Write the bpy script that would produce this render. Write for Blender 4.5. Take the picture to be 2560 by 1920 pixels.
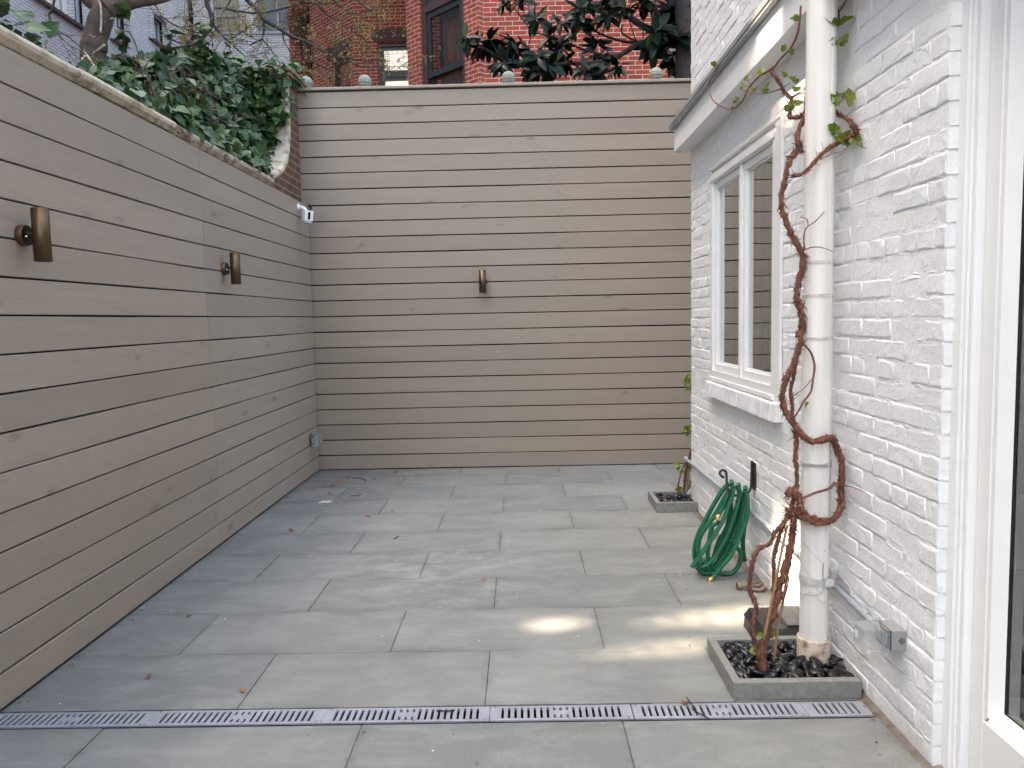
import bpy, math, random
from math import sin, cos, pi, radians, sqrt
from mathutils import Vector, Matrix, noise
random.seed(7)
R = random.Random(11)
scene = bpy.context.scene
COL = scene.collection
for o in list(bpy.data.objects): bpy.data.objects.remove(o)

# ------------------------------------------------------------------ camera
def cam_matrix(pitch, yaw, roll, loc):
    fwd = Vector((-sin(yaw)*cos(pitch), cos(yaw)*cos(pitch), -sin(pitch)))
    r = Vector((cos(yaw), sin(yaw), 0)); u = r.cross(fwd)
    r2 = r*cos(roll)+u*sin(roll); u2 = u*cos(roll)-r*sin(roll)
    m = Matrix((r2, u2, -fwd)).transposed().to_4x4(); m.translation = loc
    return m
cd = bpy.data.cameras.new('camera'); cam = bpy.data.objects.new('camera', cd); COL.objects.link(cam)
cd.sensor_width = 36; cd.lens = 36*1923/2560; cd.clip_start = .05; cd.clip_end = 500
cam.matrix_world = cam_matrix(radians(4.9), radians(.75), radians(-1.2), Vector((0, 0, 1.38)))
scene.camera = cam
# ------------------------------------------------------------------ sky, sun, exposure
SUN_E, SUN_A = 54.0, 4.0          # elevation; degrees behind the -X axis
SUN = Vector((-cos(radians(SUN_E))*cos(radians(SUN_A)), -cos(radians(SUN_E))*sin(radians(SUN_A)), sin(radians(SUN_E))))
w = bpy.data.worlds.new('World'); scene.world = w; w.use_nodes = True
nt = w.node_tree; bg = nt.nodes['Background']; sky = nt.nodes.new('ShaderNodeTexSky')
sky.sky_type = 'NISHITA'; sky.sun_disc = False; sky.sun_elevation = radians(SUN_E); sky.sun_rotation = radians(270-SUN_A)
sky.air_density = 1.0; sky.dust_density = 6.0; sky.ozone_density = .6
wb = nt.nodes.new('ShaderNodeMix'); wb.data_type = 'RGBA'; wb.blend_type = 'MULTIPLY'; wb.inputs[0].default_value = 1; wb.inputs[7].default_value = (1.0, .985, .905, 1)   # hazy, less blue sky
nt.links.new(sky.outputs[0], wb.inputs[6]); nt.links.new(wb.outputs[2], bg.inputs[0]); bg.inputs[1].default_value = .15
sl = bpy.data.lights.new('sun', 'SUN'); so = bpy.data.objects.new('sun', sl); COL.objects.link(so)
sl.energy = 4.2; sl.angle = radians(.55); sl.color = (1, .82, .62)
so.rotation_euler = SUN.to_track_quat('Z', 'Y').to_euler(); so.location = (-20, 0, 30)
scene.view_settings.view_transform = 'Standard'; scene.view_settings.look = 'None'
scene.view_settings.exposure = 2.9; scene.view_settings.gamma = 1
scene.render.engine = 'CYCLES'
scene.cycles.max_bounces = 10; scene.cycles.diffuse_bounces = 6; scene.cycles.transparent_max_bounces = 12
scene.render.film_transparent = False

# ------------------------------------------------------------------ measured polylines (metres)
P3 = {
 'stemA': [(0.881,2.79,0.034),(0.88,2.796,0.123),(0.898,2.801,0.205),(0.928,2.807,0.278),(0.948,2.812,0.36),(0.971,2.818,0.433),(0.991,2.823,0.507),(1.0,2.829,0.565),(1.005,2.834,0.594),(1.003,2.84,0.63)],
 'stemB': [(0.865,2.79,0.095),(0.855,2.793,0.14),(0.845,2.796,0.185),(0.845,2.799,0.229),(0.859,2.802,0.274),(0.847,2.805,0.318),(0.833,2.808,0.355),(0.839,2.812,0.407),(0.852,2.815,0.467),(0.879,2.818,0.507),(0.916,2.821,0.524),(0.932,2.824,0.56),(0.969,2.827,0.604),(0.992,2.83,0.641)],
 'stemC': [(0.898,2.8,0.159),(0.921,2.808,0.293),(0.928,2.817,0.404),(0.929,2.825,0.462),(0.943,2.833,0.512),(0.967,2.842,0.578),(0.99,2.85,0.628)],
 'stake1': [(0.88,2.78,0.168),(0.912,2.792,0.307),(0.934,2.805,0.4),(0.959,2.817,0.509),(0.981,2.83,0.588)],
 'stake2': [(0.924,2.8,0.075),(0.947,2.817,0.213),(0.967,2.835,0.282),(0.996,2.853,0.421),(1.022,2.87,0.523)],
 'stemD': [(0.966,2.83,0.292),(0.984,2.83,0.353),(0.988,2.83,0.391)],
 'loop': [(0.982,2.84,0.698),(0.999,2.84,0.716),(1.02,2.84,0.697),(1.031,2.84,0.669),(1.032,2.83,0.644),(1.054,2.84,0.618),(1.091,2.84,0.603),(1.14,2.84,0.598),(1.167,2.84,0.616),(1.19,2.856,0.649),(1.19,2.855,0.681),(1.19,2.865,0.716),(1.19,2.853,0.769),(1.19,2.855,0.823),(1.188,2.89,0.849),(1.17,2.87,0.885),(1.14,2.84,0.911),(1.104,2.84,0.906),(1.069,2.84,0.901),(1.033,2.84,0.926),(1.011,2.86,0.962),(0.986,2.86,0.999),(0.971,2.86,1.036),(0.967,2.86,1.076),(0.976,2.86,1.117),(0.993,2.86,1.157),(1.01,2.86,1.192),(1.026,2.86,1.237),(1.036,2.86,1.277)],
 'loop2': [(0.984,2.832,0.612),(1.011,2.832,0.63),(1.043,2.832,0.611),(1.092,2.832,0.592),(1.137,2.832,0.594)],
 'straight': [(1.011,2.87,0.639),(1.019,2.87,0.685),(1.028,2.87,0.731),(1.028,2.87,0.787),(1.022,2.87,0.833),(1.026,2.87,0.883),(1.022,2.87,0.933),(1.014,2.87,0.966)],
 'parallel': [(1.011,2.88,0.983),(1.013,2.88,1.014),(1.01,2.88,1.051),(1.005,2.88,1.087),(1.016,2.88,1.141),(1.024,2.88,1.186)],
 'arc': [(1.039,2.85,1.264),(1.06,2.85,1.241),(1.073,2.85,1.218),(1.082,2.85,1.178),(1.076,2.85,1.129),(1.07,2.85,1.087),(1.044,2.85,1.049),(1.027,2.85,1.018),(1.007,2.85,0.987)],
 'arc2': [(1.07,2.85,1.131),(1.044,2.85,1.098),(0.999,2.85,1.068)],
 'branch': [(1.035,2.845,0.682),(1.064,2.845,0.695),(1.091,2.845,0.706),(1.131,2.845,0.717),(1.149,2.845,0.728),(1.162,2.845,0.744)],
 'whip': [(1.169,2.86,0.738),(1.19,2.836,0.734),(1.19,2.743,0.745),(1.19,2.674,0.748),(1.19,2.62,0.744)],
 'upper': [(1.041,2.9,1.287),(1.053,2.9,1.325),(1.048,2.9,1.373),(1.04,2.9,1.411),(1.031,2.9,1.438),(1.036,2.9,1.481),(1.046,2.9,1.524),(1.053,2.9,1.577),(1.049,2.9,1.598),(1.024,2.9,1.641),(1.005,2.9,1.679),(0.989,2.9,1.716),(0.972,2.9,1.764),(0.971,2.9,1.801),(0.98,2.9,1.848),(0.99,2.9,1.9),(1.003,2.9,1.941),(1.021,2.9,1.961),(1.032,2.9,1.992)],
 'tw1': [(1.041,2.85,1.607),(1.037,2.85,1.646),(1.045,2.85,1.683),(1.079,2.85,1.708),(1.11,2.85,1.741)],
 'tw2': [(1.052,2.85,1.69),(1.048,2.85,1.714),(1.024,2.85,1.724)],
 'tw3': [(1.041,2.85,1.605),(1.065,2.85,1.614),(1.101,2.85,1.613),(1.146,2.85,1.596)],
 'rb': [(0.996,2.85,1.87),(1.04,2.85,1.884),(1.071,2.85,1.919),(1.117,2.85,1.964),(1.167,2.87,1.99),(1.19,2.815,1.998),(1.19,2.778,2.011),(1.19,2.81,2.037)],
 'rb2': [(1.19,2.784,2.014),(1.19,2.841,2.06),(1.19,2.929,2.103),(1.179,2.96,2.132),(1.17,2.97,2.162)],
 'rt': [(1.096,2.86,1.928),(1.127,2.86,1.943),(1.173,2.86,1.957),(1.19,2.85,1.967)],
 'rtop': [(1.173,2.97,2.515),(1.19,2.959,2.493),(1.19,2.945,2.458),(1.19,2.963,2.418),(1.184,2.97,2.384),(1.172,2.97,2.334)],
 'rtop2': [(1.19,2.946,2.473),(1.19,2.9,2.482),(1.19,2.858,2.494)],
 'net': [(1.12,3.13,2.147),(1.14,3.304,2.192),(1.14,3.299,2.234),(1.14,3.297,2.261),(1.13,3.336,2.295),(1.11,3.337,2.332),(1.09,3.351,2.372),(1.08,3.384,2.409)],
 'net2': [(1.06,3.321,2.39),(1.06,3.26,2.383),(1.06,3.19,2.391),(1.06,3.09,2.391),(1.06,3.038,2.402),(1.06,2.997,2.426),(1.06,2.979,2.465),(1.06,2.97,2.51)],
 'net3': [(1.06,3.321,2.387),(1.06,3.438,2.405),(1.06,3.548,2.407),(1.06,3.636,2.399),(1.06,3.697,2.377),(1.06,3.76,2.372),(1.06,3.859,2.376),(1.06,3.964,2.399),(1.06,4.133,2.463),(1.06,4.275,2.527),(1.06,4.371,2.615),(1.06,4.339,2.652),(1.06,4.214,2.654),(1.06,4.174,2.676),(1.06,4.225,2.707)],
 'net4': [(1.09,3.271,2.297),(1.09,3.452,2.331),(1.09,3.618,2.376),(1.09,3.818,2.446)],
 'net5': [(1.1,3.295,2.304),(1.1,3.203,2.298)],
 'net6': [(1.12,3.237,2.248),(1.12,3.192,2.247),(1.12,3.133,2.242)],
 'net7': [(1.07,3.567,2.374),(1.07,3.656,2.443)],
 'lv_left': [(1.06,3.729,2.443),(1.06,3.737,2.434),(1.06,3.652,2.455),(1.06,3.512,2.37),(1.06,3.548,2.374),(1.06,3.383,2.328),(1.06,3.403,2.324),(1.06,3.364,2.329),(1.06,3.86,2.408),(1.06,3.801,2.399),(1.06,3.894,2.381),(1.06,3.425,2.413),(1.06,3.445,2.411),(1.06,3.156,2.415),(1.06,3.058,2.373),(1.06,3.126,2.306),(1.06,3.071,2.28),(1.06,3.002,2.249),(1.06,3.009,2.479),(1.06,3.035,2.491),(1.06,3.01,2.169),(1.06,3.117,2.182),(1.06,3.046,2.168),(1.06,4.235,2.703),(1.06,4.265,2.705),(1.06,3.012,2.219),(1.06,4.173,2.467)],
 'lv_right': [(1.151,2.88,2.144),(1.19,2.866,2.156),(1.19,2.837,2.151),(1.166,2.88,2.138),(1.129,2.88,2.027),(1.156,2.88,2.035),(1.171,2.88,2.037),(1.178,2.88,1.996),(1.19,2.852,1.983),(1.19,2.735,1.943),(1.19,2.796,1.974),(1.153,2.88,2.406),(1.171,2.88,2.411),(1.141,2.88,2.418),(1.151,2.88,2.348),(1.172,2.88,2.339)],
 'lv_low': [(1.011,2.8,1.042),(1.033,2.8,1.039),(0.846,2.8,0.11),(0.868,2.8,0.179),(0.912,2.8,0.174),(0.894,2.8,0.186),(0.909,2.8,0.167)],
 'hose_a': [(1.094,4.02,0.478),(1.077,4.02,0.476),(1.052,4.02,0.453),(1.023,4.02,0.407),(0.989,4.02,0.347),(0.956,4.02,0.283),(0.924,4.02,0.219),(0.905,4.02,0.159),(0.901,4.02,0.102),(0.911,4.02,0.054),(0.934,4.02,0.015),(0.968,4.02,0.01),(1.002,4.02,0.035),(1.032,4.02,0.074),(1.061,4.02,0.13),(1.091,4.02,0.199),(1.111,4.02,0.267),(1.128,4.02,0.345),(1.136,4.02,0.417),(1.134,4.02,0.462)],
 'hose_b': [(1.125,3.99,0.469),(1.107,3.99,0.47),(1.069,3.99,0.438),(1.032,3.99,0.379),(0.999,3.99,0.32),(0.957,3.99,0.265),(0.927,3.99,0.21),(0.915,3.99,0.15),(0.921,3.99,0.098),(0.944,3.99,0.051),(0.974,3.99,0.024),(1.016,3.99,0.062),(1.053,3.99,0.113),(1.087,3.99,0.186),(1.112,3.99,0.25),(1.128,3.99,0.318),(1.138,3.99,0.403),(1.13,3.99,0.454)],
 'hose_c': [(1.074,3.93,0.496),(1.082,3.93,0.477),(1.074,3.93,0.431),(1.053,3.93,0.377),(1.029,3.93,0.31),(0.992,3.93,0.248),(0.951,3.93,0.185),(0.905,3.93,0.118),(0.868,3.93,0.063)],
 'hose_c2': [(0.868,3.93,0.063),(0.876,3.93,0.067),(0.889,3.93,0.054),(0.914,3.93,0.032),(0.947,3.93,0.023),(0.984,3.93,0.04),(1.013,3.93,0.069)],
 'hose_d': [(1.114,3.95,0.48),(1.12,3.95,0.442),(1.108,3.95,0.384),(1.092,3.95,0.329),(1.071,3.95,0.266),(1.043,3.95,0.199),(1.01,3.95,0.139),(0.976,3.95,0.093),(0.943,3.95,0.064),(0.918,3.95,0.06),(0.91,3.95,0.09),(0.926,3.95,0.09),(0.947,3.95,0.102)],
 'hose_e': [(1.138,3.91,0.47),(1.148,3.91,0.435),(1.15,3.91,0.372),(1.142,3.91,0.314),(1.118,3.91,0.251),(1.09,3.91,0.18),(1.057,3.91,0.121),(1.016,3.91,0.071),(0.967,3.91,0.004)],
 'hose_f': [(1.158,3.98,0.452),(1.146,3.98,0.414),(1.138,3.98,0.342),(1.126,3.98,0.257),(1.105,3.98,0.189),(1.084,3.98,0.133),(1.051,3.98,0.082),(1.013,3.98,0.035),(0.976,3.98,0.006),(0.934,3.98,0.015),(0.904,3.98,0.05)],
 'hose_g': [(1.063,3.95,0.456),(1.05,3.95,0.423),(1.034,3.95,0.377),(1.013,3.95,0.339),(1.003,3.95,0.322)],
 'hose_h': [(1.185,4.06,0.429),(1.19,4.06,0.342),(1.178,4.06,0.247),(1.17,4.06,0.168),(1.172,4.06,0.103),(1.181,4.06,0.05)],
 'hose_i': [(1.081,3.97,0.196),(1.106,3.97,0.162),(1.132,3.97,0.123),(1.128,3.97,0.071),(1.103,3.97,0.029),(1.065,3.97,0.008),(1.032,3.97,0.015),(0.998,3.97,0.035),(0.973,3.97,0.07),(0.96,3.97,0.113),(0.969,3.97,0.198),(0.981,3.97,0.262),(0.998,3.97,0.283),(1.023,3.97,0.291)],
 'hose_j': [(1.072,4.0,0.436),(1.089,4.0,0.359),(1.077,4.0,0.291),(1.056,4.0,0.231),(1.031,4.0,0.188),(1.01,4.0,0.133),(0.997,4.0,0.09),(0.968,4.0,0.047)],
 'hose_k': [(0.971,4.05,0.175),(0.992,4.05,0.166),(1.027,4.05,0.178),(1.065,4.05,0.184),(1.103,4.05,0.168)],
 'hook_curl': [(1.034,3.93,0.536),(1.02,3.93,0.545),(1.012,3.93,0.56),(1.018,3.93,0.572),(1.032,3.93,0.575),(1.045,3.93,0.561),(1.047,3.93,0.528),(1.049,3.93,0.499),(1.055,3.93,0.469)],
 'hook_back': [(1.198,4.0,0.608),(1.197,4.0,0.548),(1.195,4.0,0.489),(1.186,3.99,0.457),(1.168,3.97,0.443)],
 'brass1': [(1.011,3.94,0.337),(0.996,3.94,0.312)],
 'brass2': [(0.964,3.9,0.008),(0.942,3.9,-0.021)],
 'trunk': [(-3.476,6.5,3.38),(-3.479,6.5,3.52),(-3.461,6.5,3.683),(-3.444,6.5,3.761),(-3.391,6.5,3.892),(-3.361,6.5,3.969)],
 'limbL': [(-3.361,6.5,3.963),(-3.433,6.5,4.007),(-3.499,6.5,4.057),(-3.579,6.5,4.166),(-3.629,6.5,4.346)],
 'limbR': [(-3.355,6.5,3.963),(-3.284,6.55,4.017),(-3.167,6.6,4.067),(-3.053,6.7,4.119),(-2.977,6.9,4.228),(-2.888,7.1,4.397)],
 'limbU': [(-3.354,6.5,3.975),(-3.323,6.5,4.07),(-3.325,6.5,4.219),(-3.295,6.5,4.397)],
 'tw_t1': [(-2.847,7.6,4.614),(-2.937,7.6,4.455),(-2.906,7.6,4.346),(-2.899,7.6,4.244),(-2.953,7.6,4.161),(-3.013,7.6,4.102),(-3.097,7.6,4.056),(-3.306,7.6,4.031),(-3.411,7.6,4.063)],
 'tw_t2': [(-2.899,7.6,4.244),(-2.84,7.6,4.176),(-2.775,7.6,4.102),(-2.673,7.6,4.009),(-2.601,7.6,3.935)],
 'tw_t3': [(-2.631,7.6,4.578),(-2.55,7.6,4.457),(-2.467,7.6,4.365),(-2.409,7.6,4.279),(-2.275,7.6,4.198),(-2.154,7.6,4.117),(-2.006,7.6,4.059)],
 'tw_t4': [(-2.033,7.6,4.073),(-1.913,7.6,4.011),(-1.809,7.6,3.944),(-1.741,7.6,3.909),(-1.597,7.6,3.895),(-1.439,7.6,3.865),(-1.31,7.6,3.873)],
 'tw_t5': [(-2.033,7.6,4.065),(-2.0,7.6,3.956),(-1.992,7.6,3.91),(-1.888,7.6,3.84),(-1.773,7.6,3.786),(-1.709,7.6,3.774)],
 'tw_t6': [(-1.785,7.6,4.514),(-1.699,7.6,4.41),(-1.632,7.6,4.357),(-1.555,7.6,4.309),(-1.368,7.6,4.325)],
 'tw_t7': [(-2.859,7.6,4.393),(-2.766,7.6,4.384),(-2.642,7.6,4.357),(-2.456,7.6,4.332),(-2.236,7.6,4.365),(-2.059,7.6,4.408),(-1.953,7.6,4.418)],
 'tw_t8': [(-2.409,7.6,4.279),(-2.401,7.6,4.183),(-2.418,7.6,4.093),(-2.347,7.6,3.995),(-2.254,7.6,3.847)],
 'tw_t9': [(-2.418,7.6,4.093),(-2.501,7.6,4.059),(-2.546,7.6,4.036)],
 'tw_t10': [(-2.696,7.6,4.52),(-2.726,7.6,4.431),(-2.793,7.6,4.349)],
 'tw_t11': [(-3.395,7.6,4.334),(-3.286,7.6,4.259),(-3.195,7.6,4.215),(-3.06,7.6,4.169),(-2.966,7.6,4.155)],
 'tw_t12': [(-2.221,7.6,4.148),(-2.212,7.6,4.064),(-2.16,7.6,3.978)],
 'tw_t13': [(-3.472,6.0,3.863),(-3.495,6.0,3.78),(-3.524,6.0,3.734),(-3.498,6.0,3.664),(-3.456,6.0,3.59),(-3.43,6.0,3.556)],
 'tw_t14': [(-1.87,7.6,4.389),(-1.794,7.6,4.305),(-1.716,7.6,4.257),(-1.587,7.6,4.157),(-1.483,7.6,4.098),(-1.42,7.6,4.071)],
 'tw_t15': [(-1.598,7.6,3.869),(-1.52,7.6,3.826),(-1.414,7.6,3.803),(-1.281,7.6,3.81)],
 'tw_t16': [(-1.482,7.6,4.414),(-1.42,7.6,4.362),(-1.368,7.6,4.333)],
 'tw_t17': [(-2.189,7.6,4.376),(-2.098,7.6,4.394),(-2.033,7.6,4.428),(-1.896,7.6,4.41),(-1.737,7.6,4.406),(-1.629,7.6,4.433)],
 'tw_t18': [(-3.404,7.6,4.19),(-3.314,7.6,4.115),(-3.203,7.6,4.076),(-3.098,7.6,4.05)],
 'mag_trunk': [(1.852,8.6,3.358),(1.849,8.6,3.908),(1.845,8.6,4.326),(1.837,8.6,4.742),(1.778,8.6,5.359)],
 'mag_b1': [(1.836,8.6,4.208),(1.801,8.7,4.29),(1.73,8.7,4.312),(1.624,8.7,4.329),(1.482,8.7,4.336),(1.362,8.7,4.339),(1.233,8.7,4.27),(1.126,8.7,4.21),(0.984,8.7,4.166),(0.77,8.7,4.14),(0.606,8.7,4.147),(0.222,8.7,4.126),(0.003,8.7,4.131),(-0.171,8.7,4.199)],
 'mag_b2': [(1.855,9.0,4.034),(1.796,9.0,4.107),(1.716,9.0,4.23),(1.68,9.0,4.352),(1.643,9.0,4.481),(1.534,9.0,4.569),(1.352,9.0,4.687),(1.243,9.0,4.788),(1.134,9.0,4.918),(1.026,9.0,5.062)],
 'mag_b3': [(1.393,8.9,4.41),(1.226,8.9,4.428),(1.081,8.9,4.467),(0.937,8.9,4.527),(0.793,8.9,4.622),(0.721,8.9,4.679)],
 'mag_b4': [(0.995,8.8,4.198),(0.924,8.8,4.269),(0.709,8.8,4.337),(0.495,8.8,4.44),(0.187,8.8,4.523)],
 'mag_b5': [(-0.173,8.8,4.232),(-0.325,8.8,4.364),(-0.479,8.8,4.432),(-0.543,8.8,4.498)],
 'mag_b6': [(0.631,8.9,4.201),(0.454,8.9,4.379),(0.372,8.9,4.511),(0.259,8.9,4.686)],
 'mag_b7': [(1.064,8.6,4.145),(1.014,8.6,4.085),(0.901,8.6,4.005),(0.795,8.6,3.988)],
 'mag_b8': [(1.618,9.1,4.767),(1.612,9.1,4.86),(1.59,9.1,4.982)],
 'mag_b9': [(0.047,8.8,4.162),(-0.025,8.8,4.314),(-0.036,8.8,4.443)],
 'mag_b10': [(1.199,8.9,4.611),(1.191,8.9,4.528),(1.299,8.9,4.455),(1.393,8.9,4.417)],
 'mag_c': [(-0.527,8.4,4.348),(-0.279,8.82,4.456),(-0.031,8.64,4.383),(0.216,8.46,4.544),(0.371,8.88,4.517),(0.501,8.7,4.614),(0.684,8.52,4.665),(-0.236,8.94,4.418),(0.007,8.76,4.343),(-0.152,8.58,4.127),(0.233,8.4,4.142),(0.491,8.82,4.385),(0.159,8.64,4.096),(0.348,8.46,4.068),(-0.44,8.88,4.403),(0.955,8.7,4.737),(1.003,8.52,4.592),(0.91,8.94,4.433),(0.93,8.76,4.243),(1.074,8.58,4.088),(0.743,8.4,4.006),(0.89,8.82,4.083),(1.494,8.64,4.299),(1.494,8.46,4.389),(1.768,8.88,4.752),(1.802,8.7,4.577),(1.738,8.52,4.343),(1.779,8.94,4.281),(0.049,8.76,4.884),(-0.111,8.58,4.808),(0.6,8.4,4.369),(0.72,8.82,4.645),(0.794,8.64,4.763),(1.157,8.46,4.622),(0.14,8.88,4.337),(-0.06,8.7,4.26),(1.379,8.52,4.742),(1.668,8.94,4.622),(0.555,8.76,4.201),(0.283,8.58,4.045)],
 'rv0': [(-4.768,17.42,8.113),(-4.742,17.42,7.878),(-4.74,17.42,7.643),(-4.705,17.42,7.347),(-4.696,17.42,6.993),(-4.662,17.42,6.636)],
 'rv1': [(-4.685,17.42,8.052),(-4.684,17.42,7.818),(-4.715,17.42,7.654),(-4.673,17.42,7.512)],
 'rv2': [(-4.53,17.42,8.259),(-4.544,17.42,7.931),(-4.56,17.42,7.579),(-4.539,17.42,7.225),(-4.532,17.42,6.811),(-4.511,17.42,6.728)],
 'rv3': [(-4.442,17.42,8.046),(-4.445,17.42,7.694),(-4.509,17.42,7.343),(-4.495,17.42,7.106)],
 'rv4': [(-4.86,17.42,8.232),(-4.844,17.42,8.056),(-4.793,17.42,7.82),(-4.76,17.42,7.467)],
 'rc0': [(-3.763,16.656,7.909),(-3.83,16.709,7.729),(-3.955,16.815,7.602),(-3.996,16.841,7.363),(-4.095,16.921,7.165),(-4.208,17.014,7.026),(-4.417,17.1,6.885),(-4.446,17.1,6.769)],
 'rc1': [(-4.182,17.027,8.006),(-4.151,16.987,7.647),(-4.181,17.001,7.309),(-4.16,16.974,7.069)],
 'rc2': [(-3.663,16.563,7.837),(-3.718,16.602,7.553),(-3.844,16.709,7.381),(-3.909,16.762,7.277)],
 'rc3': [(-4.034,16.894,7.895),(-4.016,16.868,7.601),(-3.993,16.841,7.42)],
 'rc4': [(-4.128,16.921,6.384),(-4.001,16.815,6.499),(-3.964,16.788,6.661)],
 'leaf_spots': [(-1.595,6.544,0.0),(-1.657,6.325,0.0),(-1.616,6.363,0.0),(-1.37,6.547,0.0),(-1.606,6.692,0.0),(-1.557,6.688,0.0),(-1.569,6.098,0.0),(-1.534,6.029,0.0),(-1.877,5.98,0.0),(-1.498,5.654,0.0),(-1.106,5.312,0.0),(-1.233,6.873,0.0),(-1.16,6.878,0.0),(-1.263,6.767,0.0),(-1.737,6.545,0.0),(-1.295,6.244,0.0),(-1.311,6.587,0.0),(-1.838,6.678,0.0),(-1.552,4.981,0.0),(1.149,5.211,0.0),(1.2,5.229,0.0),(1.197,5.14,0.0),(1.171,5.015,0.0),(1.183,4.956,0.0),(0.558,2.627,0.0),(-1.605,3.529,0.0),(-0.225,3.953,0.0),(-1.493,2.898,0.0),(-1.076,2.772,0.0)],
 'crumbs': [(-1.759,7.059,0.0),(-1.715,7.055,0.0),(-1.602,7.07,0.0),(-1.441,7.081,0.0),(-1.858,6.341,0.0),(-1.58,6.402,0.0),(-1.513,6.313,0.0),(-1.451,6.423,0.0),(-1.366,6.437,0.0),(-1.412,5.698,0.0),(-1.096,5.608,0.0),(-1.281,5.818,0.0),(-1.636,5.809,0.0),(-1.769,5.775,0.0),(-1.306,5.417,0.0),(-0.946,5.458,0.0),(-1.353,6.728,0.0),(-1.298,6.747,0.0),(-1.688,6.05,0.0),(-1.091,6.752,0.0)],
 'chips': [(0.678,5.967,0.0),(0.747,5.962,0.0),(0.855,5.884,0.0),(0.564,5.894,0.0),(0.116,5.415,0.0),(-0.747,4.323,-0.0),(-1.434,4.601,0.0),(-1.723,2.7,0.0),(-1.721,3.599,0.0),(-1.417,3.487,0.0),(-0.047,3.756,0.0),(0.687,3.921,0.0),(-0.415,3.584,0.0),(-0.206,3.2,0.0),(-0.637,3.266,0.0),(-0.31,2.356,0.0),(0.221,3.234,0.0),(-0.339,5.777,0.0),(-1.514,4.631,0.0),(0.82,4.002,0.0)],
 'chip_big': [(-1.527,5.783,0.0)],
 'sticks': [(-1.372,5.98,0.004),(-1.323,5.995,0.004),(-1.3,6.04,0.004),(-1.513,6.665,0.004),(-1.447,6.671,0.004),(-1.375,6.573,0.004),(-0.829,4.757,0.004),(-0.81,4.81,0.004)],
 'noz': [(1.071,3.763,0.02),(1.127,3.769,0.02),(1.158,3.739,0.02),(1.186,3.752,0.02),(1.189,3.81,0.02)],
 'fv1': [(1.127,5.55,0.094),(1.128,5.55,0.144),(1.139,5.55,0.201),(1.156,5.55,0.258),(1.184,5.55,0.307),(1.206,5.55,0.328)],
 'fv2': [(1.169,5.56,0.095),(1.176,5.56,0.17),(1.183,5.56,0.241),(1.197,5.56,0.305),(1.209,5.56,0.333)],
 'fv3': [(1.208,5.58,0.1),(1.217,5.58,0.136),(1.222,5.58,0.165)],
 'fstake': [(1.192,5.57,0.081),(1.206,5.57,0.203),(1.218,5.57,0.288)],
 'fstake2': [(1.176,5.58,0.079),(1.194,5.58,0.201),(1.201,5.58,0.265)],
 'fvl': [(1.139,5.57,0.283),(1.164,5.57,0.229),(1.157,5.57,0.103),(1.213,5.57,0.267),(1.197,5.57,0.897),(1.221,5.57,0.932),(1.186,5.57,0.905),(1.214,5.57,0.845),(1.203,5.57,0.545),(1.193,5.57,0.527),(1.214,5.57,0.559)],
}
P = {k: [Vector(p) for p in v] for k, v in P3.items()}

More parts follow.
